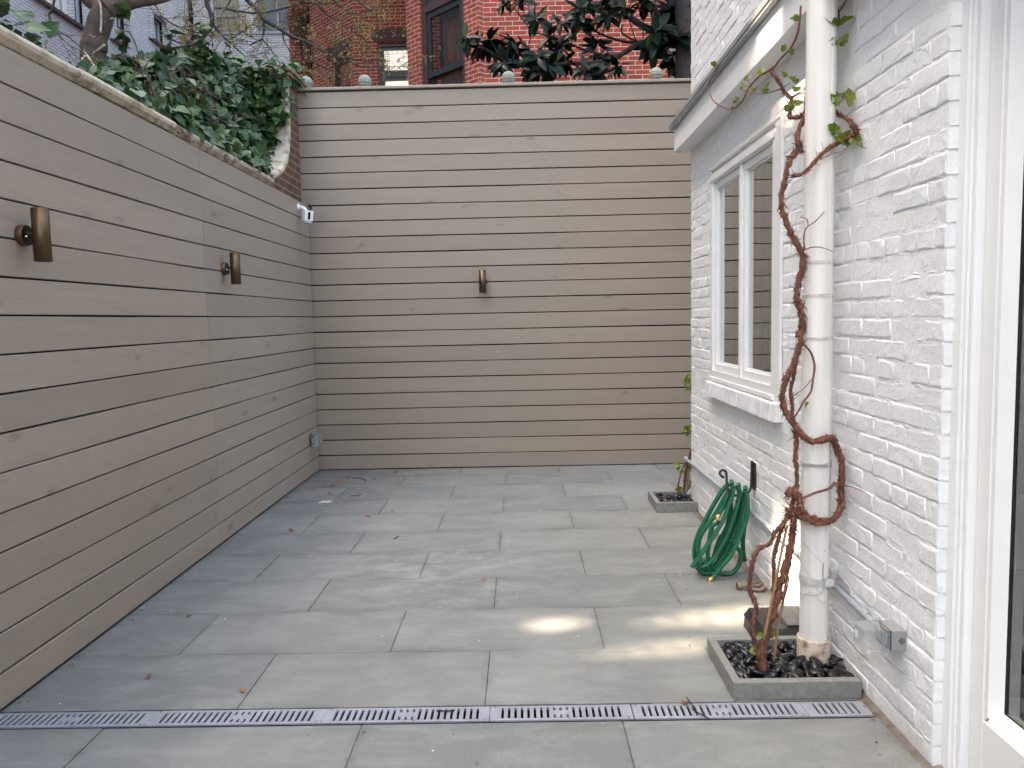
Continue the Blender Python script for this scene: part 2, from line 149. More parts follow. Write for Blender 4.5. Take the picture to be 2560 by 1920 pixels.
# ------------------------------------------------------------------ materials
def mat(name, base=(.5,.5,.5), rough=.6, metal=0, spec=.5):
    m = bpy.data.materials.new(name); m.use_nodes = True
    b = m.node_tree.nodes['Principled BSDF']
    b.inputs['Base Color'].default_value = (*base, 1); b.inputs['Roughness'].default_value = rough
    b.inputs['Metallic'].default_value = metal; b.inputs['Specular IOR Level'].default_value = spec
    return m
class N:
    """small node-building helper around one material"""
    def __init__(s, m): s.m = m; s.t = m.node_tree; s.b = s.t.nodes['Principled BSDF']
    def n(s, typ, **kw):
        o = s.t.nodes.new(typ)
        for k, v in kw.items():
            if k in o.inputs: o.inputs[k].default_value = v
            else: setattr(o, k, v)
        return o
    def l(s, a, b): s.t.links.new(a, b)
    def coord(s, kind='Object', scale=(1,1,1), rot=(0,0,0), src=None):
        mp = s.n('ShaderNodeMapping'); mp.inputs['Scale'].default_value = scale; mp.inputs['Rotation'].default_value = rot
        if src is None: src = s.n('ShaderNodeTexCoord').outputs[kind]
        s.l(src, mp.inputs['Vector']); return mp.outputs[0]
    def noise(s, vec, scale, detail=4, rough=.55, dist=0):
        o = s.n('ShaderNodeTexNoise'); o.inputs['Scale'].default_value = scale; o.inputs['Detail'].default_value = detail
        o.inputs['Roughness'].default_value = rough; o.inputs['Distortion'].default_value = dist
        if vec is not None: s.l(vec, o.inputs['Vector'])
        return o.outputs['Fac']
    def ramp(s, fac, *stops):
        o = s.n('ShaderNodeValToRGB'); e = o.color_ramp.elements
        while len(e) < len(stops): e.new(.5)
        for el, (p, c) in zip(e, stops):
            el.position = p; el.color = (*c, 1) if not isinstance(c, (int, float)) else (c, c, c, 1)
        s.l(fac, o.inputs[0]); return o.outputs[0]
    def mix(s, fac, a, b, mode='MIX'):
        o = s.n('ShaderNodeMix', data_type='RGBA', blend_type=mode)
        for i, v in ((0, fac), (6, a), (7, b)):
            if isinstance(v, (int, float)): o.inputs[i].default_value = v
            elif isinstance(v, tuple): o.inputs[i].default_value = (*v, 1)
            else: s.l(v, o.inputs[i])
        return o.outputs[2]
    def math(s, op, a, b=0.0):
        o = s.n('ShaderNodeMath', operation=op)
        for i, v in ((0, a), (1, b)):
            if isinstance(v, (int, float)): o.inputs[i].default_value = v
            else: s.l(v, o.inputs[i])
        return o.outputs[0]
    def attr(s, name): return s.n('ShaderNodeAttribute', attribute_name=name).outputs['Fac']
    def bump(s, h, strength=.3, dist=.01, prev=None):
        o = s.n('ShaderNodeBump'); o.inputs['Strength'].default_value = strength; o.inputs['Distance'].default_value = dist
        s.l(h, o.inputs['Height'])
        if prev is not None: s.l(prev, o.inputs['Normal'])
        return o.outputs[0]
    def out(s, color=None, normal=None, rough=None):
        if color is not None: s.l(color, s.b.inputs['Base Color'])
        if normal is not None: s.l(normal, s.b.inputs['Normal'])
        if rough is not None: s.l(rough, s.b.inputs['Roughness'])
        return s.m

def m_white_brick():
    k = N(mat('painted_white_brick', (.8,.8,.8), .42)); v = k.coord()
    big = k.noise(v, 5, 5); tone = k.attr('tone')
    c = k.mix(k.ramp(big, (.3, 0.0), (.75, 1.0)), (.83,.83,.83), (.77,.77,.775))
    c = k.mix(k.math('MULTIPLY', tone, .3), c, (.73,.73,.735))
    # rusty chips and splash dirt low on the wall
    z = k.n('ShaderNodeSeparateXYZ'); k.l(k.n('ShaderNodeTexCoord').outputs['Object'], z.inputs[0])
    low = k.n('ShaderNodeMapRange'); low.inputs['From Min'].default_value = .22; low.inputs['From Max'].default_value = 0.0
    k.l(z.outputs[2], low.inputs[0])
    d = k.math('MULTIPLY', low.outputs[0], k.ramp(k.noise(v, 9, 6, .7), (.45, 0.0), (.7, 1.0)))
    c = k.mix(k.math('MULTIPLY', d, .55), c, (.42,.33,.25))
    dr = k.ramp(k.noise(k.coord(scale=(1, 1, .10)), 24, 5, .7), (.58, 0.0), (.74, 1.0)); gate = k.ramp(k.noise(v, 2.4, 3), (.45, 0.0), (.62, .38))
    c = k.mix(k.math('MULTIPLY', dr, gate), c, (.55,.50,.43))
    sp = k.ramp(k.noise(v, 70, 3, .6), (.755, 0.0), (.775, 1.0))
    c = k.mix(k.math('MULTIPLY', sp, .55), c, (.35,.3,.28))
    h1 = k.noise(v, 26, 5, .65); h2 = k.noise(v, 120, 4, .6); h3 = k.noise(v, 7, 3)
    n = k.bump(h3, .4, .025); n = k.bump(h1, .38, .012, n); n = k.bump(h2, .5, .004, n)
    return k.out(c, n)
def m_wood(axis):
    k = N(mat('grey_stained_wood', (.3,.27,.24), .55))
    s = (1, .06, 1) if axis == 'y' else (.06, 1, 1)
    tc = k.n('ShaderNodeTexCoord').outputs['Object']; tone = k.attr('tone')
    off = k.n('ShaderNodeVectorMath', operation='ADD'); sc = k.n('ShaderNodeVectorMath', operation='SCALE')
    sc.inputs[0].default_value = (3.1, 3.7, 0); k.l(tone, sc.inputs['Scale']); k.l(tc, off.inputs[0]); k.l(sc.outputs[0], off.inputs[1])
    v = k.coord(scale=s, src=off.outputs[0]); vo = k.coord(src=off.outputs[0])
    wl = k.noise(v, 6, 3, .5, .6)
    grain = k.n('ShaderNodeTexNoise'); grain.inputs['Scale'].default_value = 60; grain.inputs['Detail'].default_value = 5; grain.inputs['Roughness'].default_value = .65; grain.inputs['Distortion'].default_value = 1.2
    k.l(v, grain.inputs['Vector']); g = grain.outputs['Fac']
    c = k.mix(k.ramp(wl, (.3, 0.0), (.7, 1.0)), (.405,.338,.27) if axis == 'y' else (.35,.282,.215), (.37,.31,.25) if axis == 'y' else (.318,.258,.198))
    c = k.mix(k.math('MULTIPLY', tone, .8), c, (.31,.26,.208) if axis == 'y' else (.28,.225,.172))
    c = k.mix(k.ramp(g, (.48, 0.0), (.70, .25)), c, (.24,.18,.135))
    ks = (1, .33, .9) if axis == 'y' else (.33, 1, .9)
    vk = k.coord(scale=ks, src=off.outputs[0])
    vo2 = k.n('ShaderNodeTexVoronoi'); vo2.inputs['Scale'].default_value = 6.5; k.l(vk, vo2.inputs['Vector'])
    knot = k.ramp(vo2.outputs['Distance'], (.05, 1.0), (.17, 0.0))
    gate = k.ramp(k.noise(vo, 3.1, 2), (.50, 0.0), (.56, 1.0))
    kk = k.math('MULTIPLY', knot, gate)
    c = k.mix(k.math('MULTIPLY', kk, .72), c, (.175,.142,.12))
    scuff = k.ramp(k.noise(v, 17, 5, .7), (.64, 0.0), (.72, .35))
    c = k.mix(scuff, c, (.21,.185,.165))
    pale = k.ramp(k.noise(vo, 9, 6, .75), (.68, 0.0), (.76, .35)); c = k.mix(pale, c, (.46,.38,.30))
    ring = k.math('SINE', k.math('MULTIPLY', vo2.outputs['Distance'], 130))
    n = k.bump(g, .16, .003); n = k.bump(k.math('MULTIPLY', ring, kk), .35, .004, n); n = k.bump(wl, .25, .01, n)
    return k.out(c, n)
def m_bluestone():
    k = N(mat('bluestone_slab', (.26,.27,.265), .62)); tone = k.attr('tone'); tc = k.n('ShaderNodeTexCoord').outputs['Object']
    off = k.n('ShaderNodeVectorMath', operation='ADD'); sc = k.n('ShaderNodeVectorMath', operation='SCALE')
    sc.inputs[0].default_value = (17, 9, 3); k.l(tone, sc.inputs['Scale']); k.l(tc, off.inputs[0]); k.l(sc.outputs[0], off.inputs[1])
    rot = k.n('ShaderNodeVectorRotate', rotation_type='Z_AXIS'); k.l(off.outputs[0], rot.inputs['Vector'])
    k.l(k.math('MULTIPLY', tone, 5.0), rot.inputs['Angle'])
    v = k.coord(scale=(1, 3.2, 1), src=rot.outputs[0]); vo = k.coord(src=off.outputs[0])
    a = k.noise(v, 2.2, 6, .6, .8); b = k.noise(vo, 3.2, 5, .6); fine = k.noise(v, 55, 4, .7); streak = k.noise(v, 9, 5, .65, 1.5)
    c = k.mix(k.ramp(a, (.3, 0.0), (.72, 1.0)), (.208,.211,.192), (.270,.271,.248))
    c = k.mix(k.ramp(b, (.35, 0.0), (.7, .55)), c, (.205,.209,.196))
    c = k.mix(k.ramp(streak, (.55, 0.0), (.75, .45)), c, (.15,.154,.146))
    c = k.mix(k.ramp(tone, (.0, .0), (.30, .8), (.31, .05), (.62, .95), (.63, .0), (1, .85)), c, (.150,.158,.150))
    mot = k.noise(vo, 1.6, 3, .5); c = k.mix(k.ramp(mot, (.38, 0.0), (.62, .75)), c, (.165,.170,.162)); mot2 = k.noise(k.coord(scale=(1,2.2,1), src=tc), 3.4, 6, .7, .6); c = k.mix(k.ramp(mot2, (.46, 0.0), (.68, .5)), c, (.275,.28,.260))
    c = k.mix(k.ramp(fine, (.6, 0.0), (.8, .22)), c, (.13,.13,.127))
    # pale mineral bloom where water dried (one shape of its own, centre of the yard)
    p = k.n('ShaderNodeVectorMath', operation='DISTANCE'); p.inputs[1].default_value = (-.5, 4.15, 0); k.l(tc, p.inputs[0])
    near = k.n('ShaderNodeMapRange'); near.inputs['From Min'].default_value = .85; near.inputs['From Max'].default_value = .1; k.l(p.outputs['Value'], near.inputs[0])
    bl = k.math('MULTIPLY', near.outputs[0], k.ramp(k.noise(k.coord(scale=(1, 2, 1), src=tc), 4.5, 7, .72, .5), (.47, 0.0), (.62, 1.0)))
    c = k.mix(k.math('MULTIPLY', bl, .5), c, (.38,.38,.375))
    # grime settled along the slab edges, broken up by noise (UV = position within the slab, in metres from the nearest edges)
    uvn = k.n('ShaderNodeSeparateXYZ'); k.l(k.n('ShaderNodeTexCoord').outputs['UV'], uvn.inputs[0])
    e = k.n('ShaderNodeMapRange'); e.inputs['From Min'].default_value = .085; e.inputs['From Max'].default_value = .0; k.l(uvn.outputs[1], e.inputs[0])
    e2 = k.n('ShaderNodeMapRange'); e2.inputs['From Min'].default_value = .03; e2.inputs['From Max'].default_value = .0; k.l(uvn.outputs[0], e2.inputs[0])
    gr = k.math('MULTIPLY', k.math('MAXIMUM', e.outputs[0], e2.outputs[0]), k.ramp(k.noise(k.coord(scale=(.8, 2.5, 1), src=tc), 3.5, 6, .65), (.42, 0.0), (.60, 1.0)))
    c = k.mix(k.math('MULTIPLY', gr, .55), c, (.105,.108,.10))
    spots = k.ramp(k.noise(tc, 26, 3, .5), (.735, 0.0), (.77, .45)); c = k.mix(spots, c, (.36,.36,.345))
    # darker brown mottling, stronger towards the far left corner
    p2 = k.n('ShaderNodeVectorMath', operation='DISTANCE'); p2.inputs[1].default_value = (-1.7, 6.9, 0); k.l(tc, p2.inputs[0])
    nr = k.n('ShaderNodeMapRange'); nr.inputs['From Min'].default_value = 1.3; nr.inputs['From Max'].default_value = .1; k.l(p2.outputs['Value'], nr.inputs[0])
    st = k.math('MULTIPLY', nr.outputs[0], k.ramp(k.noise(tc, 5, 6, .7), (.35, 0.0), (.6, .7))); c = k.mix(st, c, (.12,.105,.09))
    n = k.bump(a, .35, .02); n = k.bump(streak, .35, .006, n); n = k.bump(fine, .3, .002, n)
    return k.out(c, n, k.ramp(b, (.3, .52), (.7, .7)))
def m_brick(name, c1, c2, mortar, bias=0., msize=.0055, rough=.8, row=.0677, wid=.213, grime=.25):
    k = N(mat(name, c1, rough)); uv = k.coord('UV')
    def br(u):
        o = k.n('ShaderNodeTexBrick'); o.offset = .5; o.inputs['Scale'].default_value = 1; o.inputs['Mortar Size'].default_value = msize
        o.inputs['Mortar Smooth'].default_value = .15; o.inputs['Bias'].default_value = bias; o.inputs['Brick Width'].default_value = wid; o.inputs['Row Height'].default_value = row
        o.inputs['Color1'].default_value = (*c1, 1); o.inputs['Color2'].default_value = (*c2, 1); o.inputs['Mortar'].default_value = (*mortar, 1)
        k.l(u, o.inputs['Vector']); return o
    b = br(uv); v = k.coord()
    c = k.mix(k.ramp(k.noise(v, 1.3, 5, .6), (.35, 0.0), (.75, grime)), b.outputs['Color'], tuple(x*.45 for x in c2))
    c = k.mix(k.ramp(k.noise(v, 22, 4, .7), (.5, 0.0), (.8, .35)), c, tuple(x*.6 for x in c2))
    n = k.bump(k.math('SUBTRACT', 1.0, b.outputs['Fac']), .5, .01); n = k.bump(k.noise(v, 60, 3), .3, .004, n)
    return k.out(c, n)
def m_noisy(name, c1, c2, scale=20, rough=.6, bump=.3, dist=.004, lo=.35, hi=.65, stretch=(1,1,1), metal=0, spec=.5, tone=False, detail=4):
    k = N(mat(name, c1, rough, metal, spec)); v = k.coord(scale=stretch); f = k.noise(v, scale, detail, .6)
    c = k.mix(k.ramp(f, (lo, 0.0), (hi, 1.0)), c1, c2)
    if tone: c = k.mix(k.math('MULTIPLY', k.attr('tone'), .75), c, tuple(x*.45 for x in c2))
    return k.out(c, k.bump(f, bump, dist))
def m_leaf(name, c1, c2, c3, rough=.35, spec=.5, trans=.15):
    k = N(mat(name, c1, rough, 0, spec)); t = k.attr('tone')
    c = k.ramp(t, (0, c1), (.5, c2), (1, c3)); v = k.coord(); c = k.mix(k.ramp(k.noise(v, 45, 3), (.4, 0.0), (.75, .4)), c, c1)
    k.l(c, k.b.inputs['Base Color']); k.b.inputs['Subsurface Weight'].default_value = 0
    tr = k.n('ShaderNodeBsdfTranslucent'); k.l(c, tr.inputs[0]); mx = k.n('ShaderNodeMixShader'); mx.inputs[0].default_value = trans
    k.l(k.b.outputs[0], mx.inputs[1]); k.l(tr.outputs[0], mx.inputs[2]); k.l(mx.outputs[0], k.t.nodes['Material Output'].inputs[0])
    return k.m
def m_glass(name, tint=(1,1,1), boost=1.0, ior=1.5):
    m = bpy.data.materials.new(name); m.use_nodes = True; k = N.__new__(N); k.m = m; k.t = m.node_tree
    k.t.nodes.remove(k.t.nodes['Principled BSDF'])
    tr = k.n('ShaderNodeBsdfTransparent'); tr.inputs[0].default_value = (*tint, 1)
    gl = k.n('ShaderNodeBsdfGlossy'); gl.inputs['Roughness'].default_value = .01; gl.inputs[0].default_value = (.95,.96,.95,1)
    wv = k.noise(k.coord(scale=(1,1,.6)), 2.2, 1); bp = k.bump(wv, .12, .02); k.l(bp, gl.inputs['Normal'])
    fr = k.n('ShaderNodeFresnel'); fr.inputs['IOR'].default_value = ior; mx = k.n('ShaderNodeMixShader')
    k.l(k.math('MINIMUM', k.math('MULTIPLY', fr.outputs[0], boost), 1.0), mx.inputs[0]); k.l(tr.outputs[0], mx.inputs[1]); k.l(gl.outputs[0], mx.inputs[2])
    k.l(mx.outputs[0], k.t.nodes['Material Output'].inputs[0]); return m
M = {}
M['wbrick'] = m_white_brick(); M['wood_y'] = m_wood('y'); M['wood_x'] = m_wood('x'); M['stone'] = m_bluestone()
M['red'] = m_brick('red_brick', (.47,.080,.040), (.30,.052,.034), (.76,.58,.46))
M['brown'] = m_brick('brown_brick', (.19,.085,.045), (.12,.06,.035), (.30,.25,.14), msize=.007, grime=.5)
M['grey'] = m_brick('grey_glazed_brick', (.60,.56,.545), (.50,.465,.46), (.11,.10,.105), msize=.006, rough=.5, grime=.35)
M['trim'] = m_noisy('white_trim_paint', (.80,.80,.79), (.77,.77,.765), 3, .32, .05, .002)
M['flash'] = m_noisy('grey_metal_flashing', (.42,.43,.44), (.30,.31,.32), 14, .45, .15, .003, stretch=(1,.15,1), metal=.4)
M['pipe'] = m_noisy('weathered_pipe_paint', (.81,.775,.725), (.66,.62,.58), 22, .42, .12, .003, .42, .75, (1,1,.05))
M['collar'] = m_noisy('dirty_clay_collar', (.64,.54,.43), (.23,.14,.075), 20, .6, .25, .004, .46, .62, detail=7)
M['strap'] = m_noisy('painted_strap', (.62,.59,.55), (.42,.40,.37), 40, .5, .2, .002)
def m_bark():
    k = N(mat('peeling_vine_bark', (.18,.09,.05), .75)); v = k.coord(scale=(1,1,.28))
    f = k.noise(v, 90, 5, .7); c = k.ramp(k.attr('tone'), (0, (.060,.022,.016)), (.2, (.215,.075,.042)), (.55, (.30,.115,.065)), (1, (.46,.235,.15)))
    c = k.mix(k.ramp(f, (.40, 0.0), (.58, .75)), c, (.07,.028,.018)); c = k.mix(k.ramp(k.noise(v, 38, 4, .6), (.55, 0.0), (.68, .5)), c, (.28,.13,.08))
    return k.out(c, k.bump(f, 1.0, .008))
M['bark'] = m_bark()
M['shoot'] = m_noisy('red_brown_shoot', (.21,.062,.04), (.11,.04,.03), 40, .6, .3, .002)
M['bamboo'] = m_noisy('bamboo_cane', (.32,.19,.085), (.20,.11,.055), 30, .5, .2, .002, stretch=(1,1,.1))
M['tree'] = m_noisy('tree_bark', (.115,.075,.052), (.05,.035,.026), 16, .85, 1.0, .03, .35, .65, (1,1,.4), detail=7)
M['twig'] = m_noisy('dark_twig', (.045,.034,.030), (.025,.02,.018), 30, .8, .3, .003)
M['barevine'] = m_noisy('dry_brown_vine', (.12,.055,.045), (.07,.035,.03), 20, .85, .4, .01)
M['ivy'] = m_leaf('ivy_leaf', (.010,.032,.008), (.030,.080,.018), (.105,.160,.050), .46, .38)
M['shrub'] = m_leaf('shrub_leaf', (.012,.025,.014), (.02,.035,.02), (.05,.06,.03), .5)
M['magnolia'] = m_leaf('magnolia_leaf', (.004,.011,.006), (.007,.018,.010), (.035,.055,.013), .30, .22, .05)
M['vleaf'] = m_leaf('vine_leaf', (.10,.15,.018), (.17,.24,.028), (.22,.22,.05), .45, .4, .3)
M['bud'] = m_leaf('spring_bud', (.28,.22,.07), (.36,.30,.10), (.30,.20,.09), .7, .3, .4)
M['dry'] = m_leaf('dry_leaf', (.14,.06,.03), (.22,.09,.045), (.36,.17,.06), .7, .3, .1)
M['pebble'] = m_noisy('black_pebble', (.004,.004,.005), (.009,.009,.011), 30, .27, .08, .002, spec=.42)
M['curb'] = m_noisy('cut_stone_curb', (.225,.225,.205), (.165,.165,.15), 45, .8, .5, .004)
M['soil'] = m_noisy('dark_soil', (.055,.042,.03), (.03,.024,.018), 18, .95, .8, .02)
M['sand'] = m_noisy('sandy_joint', (.20,.175,.15), (.11,.09,.072), 25, .95, .8, .01)
M['joint'] = m_noisy('dark_joint', (.095,.09,.08), (.055,.05,.045), 30, .95, .5, .005)
M['grate'] = m_noisy('pale_grey_plastic', (.29,.305,.345), (.23,.24,.265), 12, .42, .1, .002, detail=6)
M['void'] = mat('dark_void', (.008,.008,.01), .9)
M['bronze'] = m_noisy('aged_bronze', (.17,.112,.062), (.12,.078,.043), 60, .36, .1, .001, stretch=(1,1,.05), metal=.9)
M['bronze_dark'] = mat('dark_bronze_plate', (.012,.009,.007), .4, .6)
M['screw'] = mat('bright_screw', (.8,.78,.74), .2, 1)
M['hose'] = m_noisy('green_rubber_hose', (.005,.115,.052), (.004,.088,.041), 90, .36, .12, .001)
M['brass'] = m_noisy('brass', (.60,.42,.16), (.40,.26,.10), 50, .3, .15, .001, metal=.9)
M['iron'] = m_noisy('black_iron', (.018,.018,.02), (.03,.03,.03), 40, .5, .2, .002)
M['nozzle'] = m_noisy('weathered_nozzle_metal', (.22,.22,.2), (.16,.1,.06), 40, .5, .2, .002, metal=.3)
M['conduit'] = m_noisy('grey_conduit', (.30,.33,.37), (.37,.40,.43), 25, .4, .1, .002, stretch=(1,.2,1))
M['boxgrey'] = m_noisy('grey_outlet_plastic', (.26,.265,.265), (.24,.245,.245), 30, .45, .05, .001)
M['gasket'] = mat('dark_gasket', (.035,.035,.034), .6)
def m_clear():
    m = bpy.data.materials.new('clear_cover_plastic'); m.use_nodes = True; k = N.__new__(N); k.m = m; k.t = m.node_tree
    k.t.nodes.remove(k.t.nodes['Principled BSDF'])
    tr = k.n('ShaderNodeBsdfTransparent'); tr.inputs[0].default_value = (.80,.81,.81,1)
    df = k.n('ShaderNodeBsdfPrincipled'); df.inputs['Base Color'].default_value = (.62,.63,.63,1); df.inputs['Roughness'].default_value = .12
    mx = k.n('ShaderNodeMixShader'); mx.inputs[0].default_value = .27
    k.l(tr.outputs[0], mx.inputs[1]); k.l(df.outputs[0], mx.inputs[2]); k.l(mx.outputs[0], k.t.nodes['Material Output'].inputs[0]); return m
M['clear'] = m_clear()
M['station'] = m_noisy('black_box_plastic', (.010,.010,.011), (.018,.018,.018), 40, .45, .1, .001)
M['station_lid'] = m_noisy('faded_black_plastic', (.10,.098,.095), (.075,.074,.073), 30, .5, .1, .001)
M['label'] = mat('white_sticker', (.72,.74,.74), .4)
M['ink'] = mat('grey_print', (.25,.26,.27), .5)
M['camwhite'] = mat('white_camera_plastic', (.86,.85,.82), .35)
M['lens'] = mat('black_camera_face', (.01,.01,.012), .12)
M['coping'] = m_noisy('weathered_limestone', (.56,.48,.37), (.20,.17,.12), 13, .85, .5, .01, .44, .66, detail=8)
M['capstone'] = m_noisy('stained_sandstone', (.30,.22,.125), (.11,.09,.05), 12, .9, .5, .01, .4, .62, detail=7)
M['stonecap'] = m_noisy('green_grey_stone', (.30,.30,.255), (.22,.225,.19), 14, .85, .3, .006)
M['brownstone'] = m_noisy('brownstone', (.125,.065,.055), (.10,.052,.045), 30, .85, .2, .004)
M['brownpaint'] = mat('brown_window_paint', (.085,.042,.038), .45)
M['greenpaint'] = mat('dark_green_sash_paint', (.025,.035,.034), .4)
M['greypaint'] = m_noisy('grey_window_paint', (.30,.31,.33), (.24,.25,.26), 10, .5, .1, .002)
M['shutter'] = m_noisy('varnished_shutter_wood', (.44,.16,.055), (.27,.085,.03), 12, .35, .15, .003, stretch=(6,6,.4))
M['leadglass'] = mat('lead_came', (.10,.10,.11), .5)
M['curtain'] = m_noisy('tan_curtain', (.72,.64,.46), (.55,.47,.32), 5, .9, .1, .01, stretch=(6,6,.1))
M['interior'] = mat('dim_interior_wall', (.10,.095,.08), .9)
M['tanroom'] = mat('tan_room_wall', (.36,.30,.20), .9)
M['paleblind'] = m_noisy('slatted_blind', (.33,.34,.36), (.24,.25,.27), 40, .6, .3, .006, stretch=(.02,.02,1))
M['glass'] = m_glass('window_glass', (.90,.92,.85), 2.7)
M['glass_old'] = m_glass('old_window_glass', (.85,.87,.86), 1.3)
M['glass_door'] = m_glass('door_glass', (.80,.85,.80), 2.6)
def m_emit(name, col, st):
    m = mat(name, (.8,.75,.65), .9); b = m.node_tree.nodes['Principled BSDF']
    b.inputs['Emission Color'].default_value = (*col, 1); b.inputs['Emission Strength'].default_value = st; return m
M['litshade'] = m_emit('lit_window_shade', (1,.86,.70), .15)
M['litlamp'] = m_emit('lit_lamp', (1,.62,.25), 1.6)

# ------------------------------------------------------------------ mesh builder
class MB:
    def __init__(s): s.v = []; s.f = []; s.sm = []; s.tn = []; s.uv = []; s.tone = 0.; s.hasuv = False
    def add(s, verts, faces, smooth=False, uvs=None):
        b = len(s.v); s.v += [tuple(p) for p in verts]
        for i, f in enumerate(faces):
            s.f.append([b+j for j in f]); s.sm.append(smooth); s.tn.append(s.tone)
            s.uv.append(uvs[i] if uvs else [(0, 0)]*len(f))
        if uvs: s.hasuv = True
        return s
    def quad(s, a, b, c, d, uv=None): return s.add([a, b, c, d], [(0,1,2,3)], uvs=[uv] if uv else None)
    def box(s, x0, x1, y0, y1, z0, z1, ch=0):
        if ch:
            c = min(ch, (x1-x0)*.49, (y1-y0)*.49, (z1-z0)*.49)
            vs = []; idx = {}
            for sx in (0,1):
                for sy in (0,1):
                    for sz in (0,1):
                        X = (x0, x1)[sx]; Y = (y0, y1)[sy]; Z = (z0, z1)[sz]; ix = c if not sx else -c; iy = c if not sy else -c; iz = c if not sz else -c
                        for ax, p in enumerate(((X, Y+iy, Z+iz), (X+ix, Y, Z+iz), (X+ix, Y+iy, Z))):
                            idx[(sx,sy,sz,ax)] = len(vs); vs.append(p)
            F = []
            g = lambda x,y,z,a: idx[(x,y,z,a)]
            for i in (0,1):
                F.append([g(i,0,0,0), g(i,1,0,0), g(i,1,1,0), g(i,0,1,0)][::(1 if i else -1)])
                F.append([g(0,i,0,1), g(1,i,0,1), g(1,i,1,1), g(0,i,1,1)][::(-1 if i else 1)])
                F.append([g(0,0,i,2), g(1,0,i,2), g(1,1,i,2), g(0,1,i,2)][::(1 if i else -1)])
            for a in (0,1):
                for b in (0,1):
                    F.append([g(a,b,0,0), g(a,b,1,0), g(a,b,1,1), g(a,b,0,1)]); F.append([g(a,0,b,0), g(a,1,b,0), g(a,1,b,2), g(a,0,b,2)]); F.append([g(0,a,b,1), g(1,a,b,1), g(1,a,b,2), g(0,a,b,2)])
            for x in (0,1):
                for y in (0,1):
                    for z in (0,1): F.append([g(x,y,z,0), g(x,y,z,1), g(x,y,z,2)])
            return s.add(vs, F)
        v = [(x0,y0,z0),(x1,y0,z0),(x1,y1,z0),(x0,y1,z0),(x0,y0,z1),(x1,y0,z1),(x1,y1,z1),(x0,y1,z1)]
        return s.add(v, [(3,2,1,0),(4,5,6,7),(0,1,5,4),(1,2,6,5),(2,3,7,6),(3,0,4,7)])
    def obox(s, o, u, v, n, a, b, c):
        """box from corner o along unit vectors u,v,n with lengths a,b,c"""
        p = [o, o+u*a, o+u*a+v*b, o+v*b]; q = [x+n*c for x in p]
        return s.add(p+q, [(3,2,1,0),(4,5,6,7),(0,1,5,4),(1,2,6,5),(2,3,7,6),(3,0,4,7)])
    def prism(s, pts, d):
        n = len(pts); q = [Vector(p)+d for p in pts]
        return s.add(list(pts)+q, [tuple(range(n))[::-1], tuple(range(n, 2*n))]+[(i, (i+1) % n, n+(i+1) % n, n+i) for i in range(n)])
    def tube(s, path, rad, n=8, caps=True, jit=0, rng=R):
        path = [Vector(p) for p in path]; m = len(path)
        if isinstance(rad, (int, float)): rad = [rad]*m
        t = [(path[min(i+1, m-1)]-path[max(i-1, 0)]).normalized() for i in range(m)]
        ref = Vector((0,0,1)) if abs(t[0].z) < .9 else Vector((1,0,0)); u = t[0].cross(ref).normalized(); vs = []
        for i in range(m):
            u = (u-t[i]*u.dot(t[i])); u = u.normalized() if u.length > 1e-6 else t[i].orthogonal().normalized(); w_ = t[i].cross(u)
            for k in range(n):
                a = 2*pi*k/n; r = rad[i]*(1+(rng.uniform(-jit, jit) if jit else 0)); vs.append(path[i]+u*(cos(a)*r)+w_*(sin(a)*r))
        F = [(i*n+k, i*n+(k+1) % n, (i+1)*n+(k+1) % n, (i+1)*n+k) for i in range(m-1) for k in range(n)]
        s.add(vs, F, True)
        if caps: b = len(s.v)-len(vs); s.f += [[b+k for k in range(n)][::-1], [b+(m-1)*n+k for k in range(n)]]; s.sm += [False]*2; s.tn += [s.tone]*2; s.uv += [[(0,0)]*n]*2
        return s
    def lathe(s, base, axis, prof, n=20, smooth=True):
        """prof: (radius, distance along axis)"""
        axis = Vector(axis).normalized(); base = Vector(base); u = axis.orthogonal().normalized(); w_ = axis.cross(u); vs = []
        for r, h in prof:
            for k in range(n): a = 2*pi*k/n; vs.append(base+axis*h+(u*cos(a)+w_*sin(a))*r)
        m = len(prof); F = [(i*n+k, i*n+(k+1) % n, (i+1)*n+(k+1) % n, (i+1)*n+k) for i in range(m-1) for k in range(n)]
        return s.add(vs, F, smooth)
    def leaf(s, base, dirv, nrm, L, shape, fold=.15, droop=.2):
        """leaf folded along its midrib; shape = outline (u along, v across) of one half"""
        d = dirv.normalized(); nn = (nrm-d*nrm.dot(d)); nn = nn.normalized() if nn.length > 1e-5 else d.orthogonal().normalized(); sd = d.cross(nn)
        def pt(u, v): return base+d*(u*L)+sd*(v*L)+nn*(abs(v)*fold*L-droop*L*u*u)
        k = len(shape); vs = [pt(0, 0), pt(.45, 0), pt(1, 0)]+[pt(u, v) for u, v in shape]+[pt(u, -v) for u, v in shape]
        return s.add(vs, [[0]+list(range(3, 3+k))+[2, 1], [1, 2]+list(range(3+k, 3+2*k))[::-1]+[0]], False)
    def build(s, name, m, parent=None, auto=None):
        me = bpy.data.meshes.new(name); me.from_pydata(s.v, [], s.f); me.polygons.foreach_set('use_smooth', s.sm)
        if any(s.tn): a = me.attributes.new('tone', 'FLOAT', 'FACE'); a.data.foreach_set('value', s.tn)
        if s.hasuv:
            uv = me.uv_layers.new(name='UVMap'); flat = [c for f in s.uv for p in f for c in p]; uv.data.foreach_set('uv', flat)
        me.materials.append(m if not isinstance(m, str) else M[m]); me.update()
        o = bpy.data.objects.new(name, me); COL.objects.link(o)
        if parent is not None: o.parent = parent; o.matrix_parent_inverse = Matrix.Translation(-parent.location)
        return o
def tag(o, label=None, cat=None, group=None, kind=None):
    if label: o['label'] = label
    if cat: o['category'] = cat
    if group: o['group'] = group
    if kind: o['kind'] = kind
    return o
